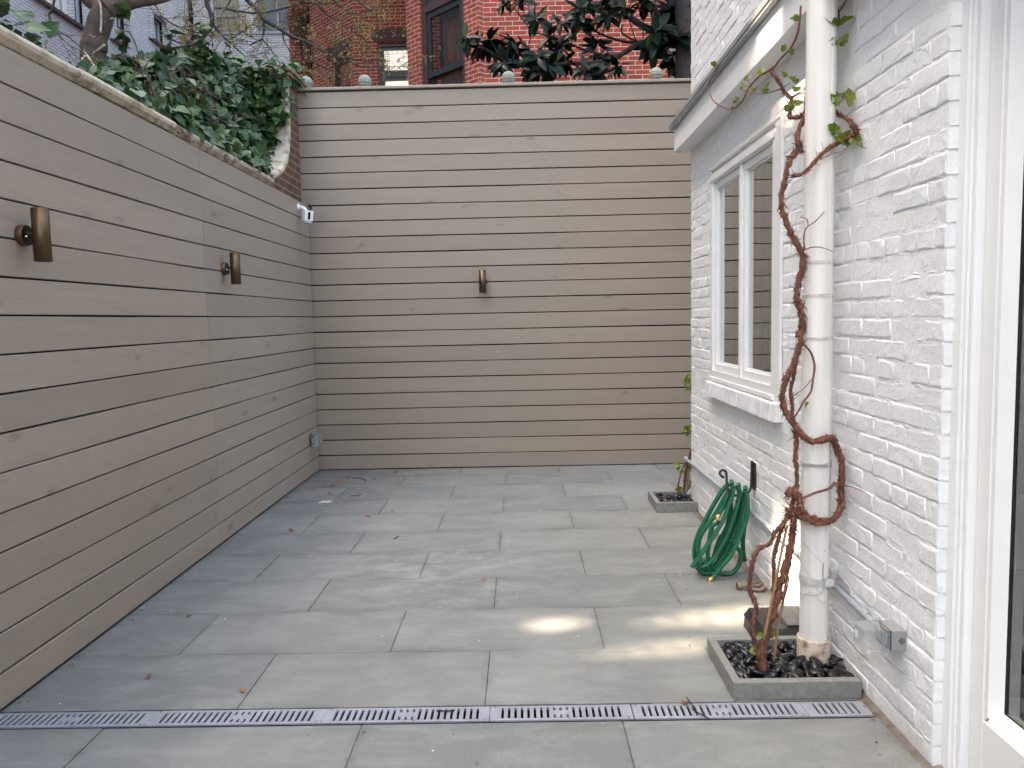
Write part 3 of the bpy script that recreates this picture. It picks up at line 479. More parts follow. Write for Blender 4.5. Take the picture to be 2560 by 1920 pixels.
def thing(name, label, cat, loc, group=None):
    o = bpy.data.objects.new(name, None); COL.objects.link(o); o.location = loc; o.empty_display_size = .1
    return tag(o, label, cat, group)
def smooth(path, k=5):
    p = [Vector(x) for x in path]; out = []
    for i in range(len(p)-1):
        a = p[max(i-1, 0)]; b = p[i]; c = p[i+1]; d = p[min(i+2, len(p)-1)]
        for j in range(k):
            t = j/k; out.append(.5*((2*b)+(c-a)*t+(2*a-5*b+4*c-d)*t*t+(3*b-a-3*c+d)*t**3))
    out.append(p[-1]); return out
def ramp_r(n, a, b): return [a+(b-a)*i/max(1, n-1) for i in range(n)]
def holed_wall(mb, o, u, v, W, H, holes, depth, u0=0., v0=0.):
    """wall face in plane (o,u,v) with rectangular holes (a0,a1,b0,b1) and reveals going back by depth along -n; UVs in metres"""
    n = u.cross(v); us = sorted({0, W, *[h[0] for h in holes], *[h[1] for h in holes]}); vs = sorted({0, H, *[h[2] for h in holes], *[h[3] for h in holes]})
    def q(a0, a1, b0, b1):
        mb.quad(o+u*a0+v*b0, o+u*a1+v*b0, o+u*a1+v*b1, o+u*a0+v*b1, [(u0+a0, v0+b0), (u0+a1, v0+b0), (u0+a1, v0+b1), (u0+a0, v0+b1)])
    for i in range(len(us)-1):
        for j in range(len(vs)-1):
            ca = (us[i]+us[i+1])/2; cb = (vs[j]+vs[j+1])/2
            if not any(h[0] < ca < h[1] and h[2] < cb < h[3] for h in holes): q(us[i], us[i+1], vs[j], vs[j+1])
    for a0, a1, b0, b1 in holes:
        for (p, r), uv in ((((a0, b0), (a0, b1)), 1), (((a1, b1), (a1, b0)), 1), (((a1, b0), (a0, b0)), 0), (((a0, b1), (a1, b1)), 0)):
            A = o+u*p[0]+v*p[1]; B = o+u*r[0]+v*r[1]; d = -n*depth
            if uv: t = [(u0+p[0], v0+p[1]), (u0+r[0], v0+r[1]), (u0+r[0]+depth, v0+r[1]), (u0+p[0]+depth, v0+p[1])]
            else: t = [(u0+p[0], v0+p[1]), (u0+r[0], v0+r[1]), (u0+r[0], v0+r[1]+depth), (u0+p[0], v0+p[1]+depth)]
            mb.quad(A, B, B+d, A+d, t)
def bars(mb, o, u, v, n, rect, wd, dp):
    """rectangular frame ring inside rect, width wd, depth dp along n"""
    a0, a1, b0, b1 = rect
    mb.obox(o+u*a0+v*b0, u, v, n, wd, b1-b0, dp); mb.obox(o+u*(a1-wd)+v*b0, u, v, n, wd, b1-b0, dp)
    mb.obox(o+u*(a0+wd)+v*b0, u, v, n, a1-a0-2*wd, wd, dp); mb.obox(o+u*(a0+wd)+v*(b1-wd), u, v, n, a1-a0-2*wd, wd, dp)
X, Y, Z = Vector((1,0,0)), Vector((0,1,0)), Vector((0,0,1))
IVY = [(-.10,.14),(-.13,.36),(.06,.42),(.26,.50),(.40,.37),(.60,.30),(.82,.13)]
VINE = [(-.08,.16),(.02,.42),(.22,.38),(.44,.46),(.56,.28),(.78,.22)]
OVAL = [(.08,.09),(.25,.17),(.48,.205),(.72,.15),(.9,.06)]
SMALL = [(.2,.2),(.55,.25),(.85,.1)]
STAR = [(.0,.12),(-.05,.45),(.2,.22),(.35,.62),(.5,.18),(.75,.3),(.72,.1)]
# ------------------------------------------------------------------ ground and paving
XW, XL, YF = 1.215, -1.90, 7.06
g = MB(); g.quad((-80,-60,-.16), (80,-60,-.16), (80,100,-.16), (-80,100,-.16)); tag(g.build('ground', 'soil'), kind='structure')
sb = MB(); sb.quad((XL-.06,-3.2,-.0028), (3.2,-3.2,-.0028), (3.2,2.52,-.0028), (XL-.06,2.52,-.0028)); sb.quad((XL-.06,2.65,-.0028), (3.2,2.65,-.0028), (3.2,7.1,-.0028), (XL-.06,7.1,-.0028)); sb.quad((XL-.06,2.64,-.022), (3.2,2.64,-.022), (3.2,2.65,-.0028), (XL-.06,2.65,-.0028))
sb.quad((XL-.06,2.52,-.06), (3.2,2.52,-.06), (3.2,2.64,-.06), (XL-.06,2.64,-.06)); sb.quad((XL-.06,2.52,-.0028), (3.2,2.52,-.0028), (3.2,2.52,-.06), (XL-.06,2.52,-.06)); sb.quad((XL-.06,2.64,-.06), (3.2,2.64,-.06), (3.2,2.64,-.022), (XL-.06,2.64,-.022))
tag(sb.build('paving_bed', 'joint'), kind='structure')
pav = MB(); rows = [2.646+.4574*i for i in range(-13, 11)]
rr = random.Random(5)
for i, y0 in enumerate(rows):
    k = i-13
    y1 = y0+.4574
    if k == -1: y0, y1 = 2.072, 2.526
    elif k < -1: y0, y1 = y0-.117, y1-.117
    y1 = min(y1, 7.075)
    if y1-y0 < .1: continue
    st = (-.155 if k % 2 == 0 and k >= 0 else .321) if k >= 0 else (.321 if k % 2 else -.125)
    x = st-6*.8935
    while x < 3.0:
        a, b = max(x, XL-.03), min(x+.8935, 3.0); xm = (a+b)/2
        right = 1.178 if y0 < 5.4 and y0 > -.5 else 3.0
        if y0 < 2.5: right = 1.19
        b = min(b, right)
        if b-a > .04:
            pav.tone = rr.random(); j = .0017; dz = rr.uniform(-.0006, .0009)
            x0, x1, ya, yb = a+j, b-j, y0+j, y1-j; c = .0012; z = dz; n0 = (x0, ya, z-c)
            xs = [x0, x0+c, x0+.05, x1-.05, x1-c, x1]; ys_ = [ya, ya+c, ya+.11, yb-.11, yb-c, yb]
            if b-a < .12: xs = [x0, x0+c, x0+(x1-x0)*.4, x0+(x1-x0)*.6, x1-c, x1]
            vs = [(xx, yy, z-(c if ii in (0,5) or jj in (0,5) else 0)) for jj, yy in enumerate(ys_) for ii, xx in enumerate(xs)]
            F = [(jj*6+ii, jj*6+ii+1, jj*6+ii+7, jj*6+ii+6) for jj in range(5) for ii in range(5)]
            eu = lambda q: (min(vs[q][0]-x0, x1-vs[q][0]), min(vs[q][1]-ya, yb-vs[q][1])); pav.add(vs, F, False, [[eu(q) for q in f] for f in F])
            pav.add([(x0,ya,-.03),(x1,ya,-.03),(x1,yb,-.03),(x0,yb,-.03),(x0,ya,z-c),(x1,ya,z-c),(x1,yb,z-c),(x0,yb,z-c)], [(0,1,5,4),(1,2,6,5),(2,3,7,6),(3,0,4,7)])
        x += .8935
tag(pav.build('patio', 'stone'), kind='structure')
# sandy edging joint along the foot of the house wall and beside the drain
ed = MB(); rr = random.Random(3)
ys = [2.0+.03*i for i in range(118)]
for a, b in zip(ys, ys[1:]):
    w0 = 1.175-rr.uniform(0, .004); ed.quad((w0-.01,a,-.004), (XW+.05,a,.010), (XW+.05,b,.010), (w0-.01,b,-.004))
tag(ed.build('edge_joint', 'sand'), kind='structure')
ed = MB(); rr = random.Random(4); x = XL
while x < 1.19:
    L = rr.uniform(.02, .16); ed.tone = 0; ed.box(x, x+L, 2.634, 2.645+rr.uniform(-.004, .001), -.02, rr.uniform(-.010, .001), .002); x += L
tag(ed.build('drain_joint', 'sand'), kind='structure')

# ------------------------------------------------------------------ plank fences
def planks(axis, face, a0, a1, gaps, seams, rng, sign):
    """horizontal boards; axis 'y' runs along Y at x=face, axis 'x' along X at y=face; sign = which way the face looks"""
    mb = MB()
    for k in range(len(gaps)-1):
        cuts = [a0]+seams(k)+[a1]
        for c0, c1 in zip(cuts, cuts[1:]):
            mb.tone = rng.random()*.9+.05; n = 26; z0, z1 = gaps[k]+(.0037 if axis == 'y' else .0048), gaps[k+1]-(.0037 if axis == 'y' else .0048); off = rng.uniform(-.0012, .0012)
            vs = []; T = .018; c = .002; ph = rng.uniform(0, 9)
            for i in range(n+1):
                t = c0+.0003+(c1-c0-.0006)*i/n; wv = .0012*sin(t*1.7+ph)+.0007*sin(t*4.3+ph*2); wb = .0010*sin(t*2.1+ph*3)
                f = face+sign*off; pr = [(f, z0+c+wb), (f, z1-c+wv), (f-sign*c, z1+wv), (f-sign*T, z1+wv), (f-sign*T, z0+wb), (f-sign*c, z0+wb)]
                for d, z in pr: vs.append((d, t, z) if axis == 'y' else (t, d, z))
            F = [[i*6+j, (i+1)*6+j, (i+1)*6+(j+1) % 6, i*6+(j+1) % 6] for i in range(n) for j in range(6)]+[list(range(6)), list(range(n*6, n*6+6))[::-1]]
            if (axis == 'y') == (sign > 0): F = [f[::-1] for f in F]
            mb.add(vs, F)
    return mb
G0, GP = .139, .1432
lg = [.011]+[G0+GP*k for k in range(17)]
lf = thing('wood_fence', 'long low grey plank fence on the left below the ivy', 'fence', (XL-.03, 3, 0))
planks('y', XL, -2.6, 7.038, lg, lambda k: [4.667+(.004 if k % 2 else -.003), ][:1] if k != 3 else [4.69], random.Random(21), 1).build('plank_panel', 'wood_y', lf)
b = MB(); b.box(XL-.05, XL-.0195, -2.6, 7.035, -.1, 2.425); b.build('backing', 'void', lf)
fg = [.004]+[G0+GP*k for k in range(24)]
ff = thing('wood_fence', 'tall grey plank fence closing the far end of the patio', 'fence', (0, YF+.03, 0))
planks('x', YF, -1.985, 3.1, fg, lambda k: [.508] if k == 2 else [], random.Random(33), -1).build('plank_panel', 'wood_x', ff)
b = MB(); b.box(-1.985, 3.1, YF+.0195, YF+.05, -.1, 3.425); b.build('backing', 'void', ff)
b = MB(); b.tone = .1; b.box(-1.992, 3.1, YF-.022, YF+.12, 3.440, 3.465, .004); b.build('cap_rail', 'wood_x', ff)

# ------------------------------------------------------------------ old brick garden walls behind the fences
gw = thing('brick_wall', 'old brown brick garden wall with curved stone coping, under the ivy behind the left fence', 'garden wall', (-2.15, 4, 0))
sw = [Vector((0, y, z)) for y, z in [(6.03,2.435),(6.18,2.50),(6.30,2.55),(6.44,2.605),(6.55,2.68),(6.63,2.77),(6.685,2.87),(6.715,2.98),(6.73,3.10),(6.735,3.25),(6.74,3.43)]]
FX, BX = -1.962, -2.40
mb = MB(); prof = [Vector((0, -2.6, -.15)), Vector((0, -2.6, 2.434))]+sw+[Vector((0, 7.20, 3.43)), Vector((0, 7.20, -.15))]
fr = [Vector((FX, p.y, p.z)) for p in prof]; bk = [Vector((BX, p.y, p.z)) for p in prof]; n = len(prof)
mb.add(fr, [list(range(n))[::-1]], uvs=[[(p.y, p.z) for p in fr][::-1]]); mb.add(bk, [list(range(n))], uvs=[[(p.y, p.z) for p in bk]])
for i in range(n-1): mb.quad(fr[i], fr[i+1], bk[i+1], bk[i], [(0, i*.1), (0, i*.1+.1), (.44, i*.1+.1), (.44, i*.1)])
mb.build('wall', 'brown', gw)
cp = MB(); nn = 12
pr = [(-2.42,2.436),(-1.905,2.436),(-1.893,2.445),(-1.903,2.452),(-1.887,2.461),(-1.882,2.476),(-1.887,2.490),(-1.902,2.501),(-1.925,2.506),(-1.96,2.508),(-2.42,2.515)]
cy = [-2.6, -1.4, -.3, .7, 1.62, 2.53, 3.44, 4.35, 5.22, 6.05]; rr = random.Random(8)
for a, b_ in zip(cy, cy[1:]):
    dz = rr.uniform(-.004, .004); p0 = [Vector((x, a+.002, z+dz)) for x, z in pr]; cp.prism(p0, Vector((0, b_-a-.004, 0)))
cp.build('coping', 'coping', gw)
cp = MB(); cp.box(-2.38, -1.915, 5.78, 6.06, 2.500, 2.60, .015); cp.build('coping_end_block', 'coping', gw)
cp = MB(); s2 = smooth(sw[1:], 4); vs = []; F = []
for i, p in enumerate(s2):
    t = (s2[min(i+1, len(s2)-1)]-s2[max(i-1, 0)]).normalized(); q = Vector((0, -t.z, t.y))
    if q.z < 0 and q.y > 0: q = -q
    for x, d in ((-2.44,.0),(-2.44,.055),(-1.955,.055),(-1.935,.045),(-1.928,.025),(-1.935,.004),(-1.96,.0)): vs.append(Vector((x, p.y, p.z))+q*d)
for i in range(len(s2)-1):
    for j in range(7): F.append((i*7+j, i*7+(j+1) % 7, (i+1)*7+(j+1) % 7, (i+1)*7+j))
F += [tuple(range(7)), tuple(range((len(s2)-1)*7, len(s2)*7))[::-1]]
cp.add(vs, F, False); cp.build('curved_coping', 'coping', gw)
cp = MB()
for i, (d, z0, z1) in enumerate([(.0,3.431,3.448),(.025,3.449,3.468),(.05,3.469,3.50),(.07,3.501,3.535)]): cp.box(BX-d, FX+d, 6.74-d, 7.20+d, z0, z1, .004)
cp.build('pier_cap', 'capstone', gw)
bw = thing('brick_wall', 'brick boundary wall behind the tall far fence, carrying the stone balls', 'garden wall', (.5, 7.32, 0))
mb = MB(); holed_wall(mb, Vector((-1.9, 7.22, -.15)), X, Z, 6.0, 3.63, [], .1); holed_wall(mb, Vector((4.1, 7.44, -.15)), -X, Z, 6.0, 3.63, [], .1); mb.build('wall', 'brown', bw)
mb = MB(); mb.box(-1.89, 4.1, 7.215, 7.45, 3.481, 3.515, .006); mb.build('coping', 'stonecap', bw)
bl = [(-1.945, 'stone ball finial half hidden by ivy at the left end of the far fence'), (-1.40, 'stone ball finial above the far fence in front of the small leaded window'), (-.07, 'stone ball finial above the far fence under the tip of the magnolia leaves'), (1.291, 'stone ball finial above the far fence nearest the white house')]
proto = None
for x, lab in bl:
    t = thing('ball_finial', lab, 'finial', (0, 0, 0), 'stone balls along the far wall')
    if proto is None:
        s_ = MB(); pr = []
        for i in range(33):
            a = -pi/2+pi*i/32; r = .064*cos(a); h = .064*sin(a)
            if abs(h+.006) < .011: r += .003
            if abs(h-.008) < .004 or abs(h+.021) < .004: r -= .0045
            pr.append((max(r, .0005), h+.072))
        s_.lathe((0,0,0), Z, pr, 28); s_.build('ball', 'stonecap', t)
        s_ = MB(); s_.lathe((0,0,0), Z, [(.045,0),(.045,.006),(.028,.012),(.026,.02),(.0,.02)], 20); s_.build('neck', 'stonecap', t); proto = t
    else:
        for c in proto.children: d = c.copy(); COL.objects.link(d); d.parent = t
    t.location = (x, 7.32, 3.514)

# ------------------------------------------------------------------ white painted house
ho = thing('brick_house', 'white painted brick house wing along the right side of the patio', 'house', (3, 3, 0))
mb = MB(); T = XW+.0021; WO = (3.672, 4.895, .985, 2.225); rng = random.Random(2)
def holes_face(mb, x, y0, y1, z0, z1, ho_):
    ys = sorted({y0, y1, *[h[0] for h in ho_], *[h[1] for h in ho_]}); zs = sorted({z0, z1, *[h[2] for h in ho_], *[h[3] for h in ho_]})
    for a, b_ in zip(ys, ys[1:]):
        for c, d in zip(zs, zs[1:]):
            if not any(h[0] < (a+b_)/2 < h[1] and h[2] < (c+d)/2 < h[3] for h in ho_): mb.quad((x,a,c), (x,a,d), (x,b_,d), (x,b_,c))
holes_face(mb, T, 2.24, 5.518, -.1, 4.9, [WO])
for a, b_, c, d in ((T, WO[0], WO[2], WO[3]),):
    for y in (WO[0], WO[1]): mb.quad((T,y,WO[2]), (T,y,WO[3]), (T+.14,y,WO[3]), (T+.14,y,WO[2]))
    for z in (WO[2], WO[3]): mb.quad((T,WO[0],z), (T,WO[1],z), (T+.14,WO[1],z), (T+.14,WO[0],z))
mb.quad((T,2.24,-.1), (T,2.24,4.9), (T+.033,2.24,4.9), (T+.033,2.24,-.1))            # reveal beside the door
mb.quad((T,5.518,-.1), (T,5.518,4.9), (9,5.518,4.9), (9,5.518,-.1)); mb.quad((T,5.518,4.9), (T,-3.2,4.9), (9,-3.2,4.9), (9,5.518,4.9))
mb.quad((T+.033,2.24,2.42), (T+.033,2.24,4.9), (T+.033,-3.2,4.9), (T+.033,-3.2,2.42)); mb.quad((T+.033,.55,-.1), (T+.033,.55,2.42), (T+.033,-3.2,2.42), (T+.033,-3.2,-.1))
mb.quad((9,-3.2,-.1), (9,-3.2,4.9), (T,-3.2,4.9), (T,-3.2,-.1)); mb.quad((9,5.518,-.1), (9,5.518,4.9), (9,-3.2,4.9), (9,-3.2,-.1))
def brick(mb, y0, y1, z0, z1, x, dep, rng, edge=False):
    """one brick with wavy, paint-softened edges: four rings of points from back to front face"""
    mb.tone = rng.random()**2; x += rng.uniform(-.0026, .0024); nl = max(2, int((y1-y0)/.028)); tl = rng.uniform(-.0015, .0015)
    per = [(i/nl, 0) for i in range(nl)]+[(1, 0), (1, .5)]+[(1-i/nl, 1) for i in range(nl)]+[(0, 1), (0, .5)]
    wob = [(rng.gauss(0,.0011), rng.gauss(0,.0013), rng.gauss(0,.0008)) for _ in per]; n = len(per); vs = []
    for ins, dx, ws in ((0, dep, 0), (-.0018, .0026, 1), (.0012, .0009, 1), (.0060, 0, .8)):
        for (a, c), w_ in zip(per, wob):
            yy = y0+a*(y1-y0)+(ins if a == 0 else -ins if a == 1 else 0); zz = z0+c*(z1-z0)+(ins if c == 0 else -ins if c == 1 else 0)
            vs.append((x+dx+(w_[2]+tl*(a-.5))*ws*(1 if dx < .003 else .3), yy+w_[0]*ws*(0 if edge and a == 0 else 1), zz+w_[1]*ws))
    F = [(r*n+q, r*n+(q+1) % n, (r+1)*n+(q+1) % n, (r+1)*n+q) for r in range(3) for q in range(n)]
    F = [f[::-1] for f in F]; mb.add(vs, F, not edge); b_ = len(mb.v)-n; mb.f.append([b_+q for q in range(n)][::-1]); mb.sm.append(False); mb.tn.append(mb.tone); mb.uv.append([(0,0)]*n)
row = .0677; k = 0; z = .002
while z < 4.7:
    y = 2.235-(.1065 if k % 2 else 0)-.0; hdr = (k % 6 == 5)
    y = 2.235-(rng.uniform(.03, .06) if hdr else (.1065 if k % 2 else .0))
    while y < 5.52:
        L = (.098 if hdr else .2035)+rng.uniform(-.003, .003); a, b_ = max(y, 2.235), min(y+L, 5.525); zz = rng.uniform(-.0015, .0015)
        segs = [(a, b_)]
        if z+.058 > WO[2]-.01 and z < WO[3]+.01:
            segs = [(a, min(b_, WO[0]-.001)), (max(a, WO[1]+.001), b_)]
        if .86 < z+.03 < .955: segs = [s_ for q in segs for s_ in ((q[0], min(q[1], 3.575)), (max(q[0], 4.94), q[1]))]
        for s0, s1 in segs:
            if s1-s0 > .012: brick(mb, s0, s1, z+zz, z+.0585+zz+rng.uniform(-.0012, .0012), XW, .035 if s0 < 2.24 or s1 > 5.5 else .012, rng, s0 < 2.24)
        y += L+.0095
    for _ in range(34):                                             # lumps of mortar squeezed out under the paint
        yy = rng.uniform(2.25, 5.5); zz = z-.005+rng.gauss(0, .0035); r = rng.uniform(.002, .0062)
        if WO[0]-.06 < yy < WO[1]+.03 and WO[2]-.13 < zz < WO[3]+.06: continue
        mb.tone = rng.random()*.4; c = Vector((XW+.0012, yy, zz)); e = (Vector((-.0013,0,0)), Vector((0,r*rng.uniform(1.5,5),r*rng.uniform(-.3,.3))), Vector((0,0,r*rng.uniform(.5,.8))))
        ang = [2*pi*i/7 for i in range(7)]; vs = [c+e[0]]+[c+e[0]*.72+e[1]*(.62*cos(a))+e[2]*(.62*sin(a)) for a in ang]+[c-e[0]*.8+e[1]*cos(a)+e[2]*sin(a) for a in ang]
        mb.add(vs, [(0, 1+i, 1+(i+1) % 7) for i in range(7)]+[(1+i, 8+i, 8+(i+1) % 7, 1+(i+1) % 7) for i in range(7)], True)
    z += row; k += 1
wall = mb.build('wall', 'wbrick', ho)
mb = MB(); rng = random.Random(6); y = 3.578
while y < 4.935:                                                    # rowlock brick sill
    y1 = min(y+.0655, 4.938); zt = .950+rng.uniform(-.002, .002); xo = 1.172+rng.uniform(-.003, .003); mb.tone = rng.random()*.5
    mb.prism([Vector((xo, y+.001, .868)), Vector((1.23, y+.001, .868)), Vector((1.23, y+.001, zt+.018)), Vector((xo+.004, y+.001, zt))], Vector((0, y1-y-.002, 0))); y = y1+.006
mb.box(1.182, 1.23, 3.585, 4.93, .875, .944); mb.build('brick_sill', 'wbrick', ho)
# casement window
wf = MB(); U, V_, Nn = Y, Z, -X
bars(wf, Vector((1.262, 0, 0)), Y, Z, -X, (3.672, 4.895, .988, 2.224), .040, .062)
wf.box(1.204, 1.262, 4.248, 4.284, 1.028, 2.184, .003); wf.box(1.192, 1.205, 3.672, 4.895, 2.19, 2.232, .003); wf.box(1.190, 1.262, 3.672, 4.895, .962, .987, .003)
wf.box(1.198, 1.2145, 3.592, 3.671, .93, 2.262, .003); wf.box(1.194, 1.2145, 3.600, 4.905, 2.262, 2.285, .003); wf.box(1.200, 1.2145, 4.896, 4.915, .97, 2.26, .002)
win = wf.build('window', 'trim', ho)
for y0, y1 in ((3.714, 4.246), (4.286, 4.853)):
    s_ = MB(); bars(s_, Vector((1.248, 0, 0)), Y, Z, -X, (y0, y1, 1.030, 2.182), .040, .032); bars(s_, Vector((1.246, 0, 0)), Y, Z, -X, (y0+.040, y1-.040, 1.070, 2.142), .012, .018); s_.build('sash', 'trim', win)
    s_ = MB(); s_.quad((1.238, y0+.03, 1.06), (1.238, y0+.03, 2.15), (1.238, y1-.03, 2.15), (1.238, y1-.03, 1.06)); s_.build('pane', 'glass', win)
s_ = MB()
for x0, x1, y0, y1, z0, z1 in ((1.45, 1.46, 3.4, 5.1, .7, 2.5),):
    pts = []; nn = 60
    for i in range(nn+1): t = i/nn; pts.append((1.345+.014*sin(t*70)+.008*sin(t*31), 3.95+t*1.35))
    for (xa, ya), (xb, yb) in zip(pts, pts[1:]): s_.quad((xa, ya, .6), (xa, ya, 2.5), (xb, yb, 2.5), (xb, yb, .6))
s_.build('curtain', 'curtain', win)
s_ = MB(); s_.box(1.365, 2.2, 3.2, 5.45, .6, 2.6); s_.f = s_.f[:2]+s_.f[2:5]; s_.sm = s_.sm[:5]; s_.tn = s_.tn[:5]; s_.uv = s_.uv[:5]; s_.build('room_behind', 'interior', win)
# cornice ledge
fa = MB(); fa.box(1.100, 1.2145, -3.0, 5.537, 2.512, 2.705, .003); fa.build('fascia', 'trim', ho)
fl = MB(); fl.prism([Vector((1.068, 0, 2.690)), Vector((1.072, 0, 2.686)), Vector((1.10, 0, 2.708)), Vector((1.2145, 0, 2.755)), Vector((1.2145, 0, 2.765)), Vector((1.075, 0, 2.716)), Vector((1.068, 0, 2.712))], Vector((0, 1, 0)))
for i, v in enumerate(fl.v): fl.v[i] = (v[0], -3.0 if v[1] < .5 else 5.575, v[2])
fl.box(1.0725, 1.0985, -3.0, 5.56, 2.668, 2.687, .003); fl.build('flashing', 'flash', ho)
# glazed door
dr = MB(); dr.box(1.244, 1.32, 2.195, 2.2385, -.02, 2.42, .003); dr.box(1.262, 1.30, 2.170, 2.194, -.02, 2.40, .003); dr.box(1.252, 1.262, 2.184, 2.194, -.02, 2.40, .003)
dr.box(1.244, 1.32, .56, .64, -.02, 2.42, .003); dr.box(1.244, 1.32, .641, 2.194, 2.38, 2.42, .003)
door = dr.build('door', 'trim', ho)
st = MB(); st.box(1.287, 1.345, 2.108, 2.168, .015, 2.375, .002); st.box(1.287, 1.345, .65, .75, .015, 2.375, .002); st.box(1.2875, 1.345, .751, 2.107, .015, .215, .002); st.box(1.2875, 1.345, .751, 2.107, 2.27, 2.375, .002)
st.prism([Vector((1.291, 2.107, .216)), Vector((1.291, 2.092, .23)), Vector((1.330, 2.080, .23)), Vector((1.330, 2.107, .216))], Vector((0, 0, 2.05)))
st.prism([Vector((1.289, .76, .2155)), Vector((1.332, .76, .2155)), Vector((1.332, .76, .246)), Vector((1.296, .76, .232))], Vector((0, 1.33, 0)))
st.build('door_leaf', 'trim', door)
st = MB(); bars(st, Vector((1.345, 0, 0)), Y, Z, -X, (.76, 2.086, .24, 2.262), .008, .010); st.build('gasket', 'gasket', door)
st = MB(); st.quad((1.336, .76, .24), (1.336, .76, 2.27), (1.336, 2.08, 2.27), (1.336, 2.08, .24)); st.build('door_pane', 'glass_door', door)
st = MB(); st.quad((1.4, .3, -.0028), (6, .3, -.0028), (6, 4, -.0028), (1.4, 4, -.0028)); st.quad((1.4, 4, 0), (6, 4, 0), (6, 4, 2.6), (1.4, 4, 2.6)); st.quad((6, .3, 0), (6, 4, 0), (6, 4, 2.6), (6, .3, 2.6)); st.quad((1.4, .3, 2.6), (6, .3, 2.6), (6, 4, 2.6), (1.4, 4, 2.6)); st.build('room_behind', 'tanroom', door)

# ------------------------------------------------------------------ downpipe
PC = Vector((1.12, 2.925, 0)); PR = .0535
dp = thing('downpipe', 'weathered white round downpipe standing in the near pebble bed', 'downpipe', (PC.x, PC.y, 0))
pb = MB(); zs = [.03+i*.06 for i in range(75)]; pb.tube([PC+Z*z+Vector((.001*sin(z*3), .001*cos(z*2.3), 0)) for z in zs], PR, 40, False); pb.tube([PC+Z*1.008, PC+Z*1.014], PR+.0015, 40, False)
pb.build('pipe', 'pipe', dp)
pb = MB(); a = radians(-62); d_ = Vector((sin(radians(28)), -cos(radians(28)), 0)); sd = Vector((d_.y, -d_.x, 0))
pb.obox(PC+d_*(PR-.002)-sd*.006+Z*.05, sd, Z, d_, .004, 4.3, .005); pb.obox(PC+d_*(PR-.002)+sd*.002+Z*.05, sd, Z, d_, .0022, 4.3, .0045); pb.build('seam', 'pipe', dp)
pb = MB(); pb.lathe(PC, Z, [(.062, .0), (.062, .112), (.0615, .116), (.0565, .116), (.0560, .112), (.0560, .07)], 40); pb.build('collar', 'collar', dp)
rng = random.Random(12)
def strap(z, tilt, wd=.011, name='strap', th=.0022, tail=0):
    mb = MB(); nn = 40; vs = []; F = []
    for i in range(nn+1):
        a = 2*pi*i/nn; r = PR+.001; zz = z+tilt*sin(a+.4)+.001*sin(a*5); dv = Vector((cos(a), sin(a), 0)); ww = wd*(1+.12*sin(a*3+z*9))
        for rr_, hz in ((r, -ww/2), (r+th, -ww/2), (r+th, ww/2), (r, ww/2)): vs.append(PC+dv*rr_+Z*(zz+hz))
    for i in range(nn):
        for j in range(4): F.append((i*4+j, i*4+(j+1) % 4, (i+1)*4+(j+1) % 4, (i+1)*4+j))
    mb.add(vs, F); o = mb.build(name, 'strap', dp); return o
for z, t in ((1.564, .002), (1.439, -.001), (1.281, .001), (.812, .010), (.795, -.004), (.577, .004)): strap(z, t)
strap(.352, .004, .034)
mb = MB(); mb.obox(PC+Vector((.018, -PR-.004, .336)), X, Z, -Y, .034, .030, .003); mb.lathe(PC+Vector((.008, -PR-.003, .35)), -Y, [(.0045,0),(.0045,.002),(.002,.004),(0,.004)], 10); mb.build('clamp_tab', 'strap', dp)
mb = MB(); mb.box(1.185, 1.213, 2.93, 2.965, .345, .385, .002); mb.prism([Vector((1.211, 2.925, .372)), Vector((1.211, 2.80, .352)), Vector((1.211, 2.79, .325)), Vector((1.211, 2.90, .338))], Vector((-.004, 0, 0))); mb.lathe(Vector((1.207, 2.81, .342)), -X, [(.004,0),(.003,.003),(0,.003)], 10); mb.build('wall_bracket', 'strap', dp)
mb = MB(); wp = lambda ang, z, e=.002: PC+Vector((cos(radians(ang)), sin(radians(ang)), 0))*(PR+e)+Z*z
mb.tube([wp(a, .29+.02*sin(a*.06)) for a in range(190, 361, 10)], .0008, 5); mb.tube([wp(a, .50-.0009*(a-200)) for a in range(200, 285, 8)]+[wp(284, .42-.01*i) for i in range(9)], .0008, 5)
mb.tube([wp(a, .47+.0004*(a-285)) for a in range(285, 345, 8)], .0007, 5); mb.tube([wp(210+i*8, .40-.012*i) for i in range(9)], .0008, 5); mb.tube([wp(282+2*sin(i*2.), .345+.02*i) for i in range(5)], .0022, 5)
mb.tube(smooth([wp(288, .33, .004), wp(275, .312, .006), wp(250, .303, .010), wp(230, .302, .012), wp(212, .305, .03), wp(200, .318, .034), wp(199, .36, .034), wp(202, .42, .034), wp(206, .47, .03)]), .0016, 6)
mb.tube(smooth([wp(290, .33, .004), wp(305, .322, .006), wp(322, .332, .010), wp(328, .352, .012)]), .0016, 6); mb.build('tie_wire', 'conduit', dp)

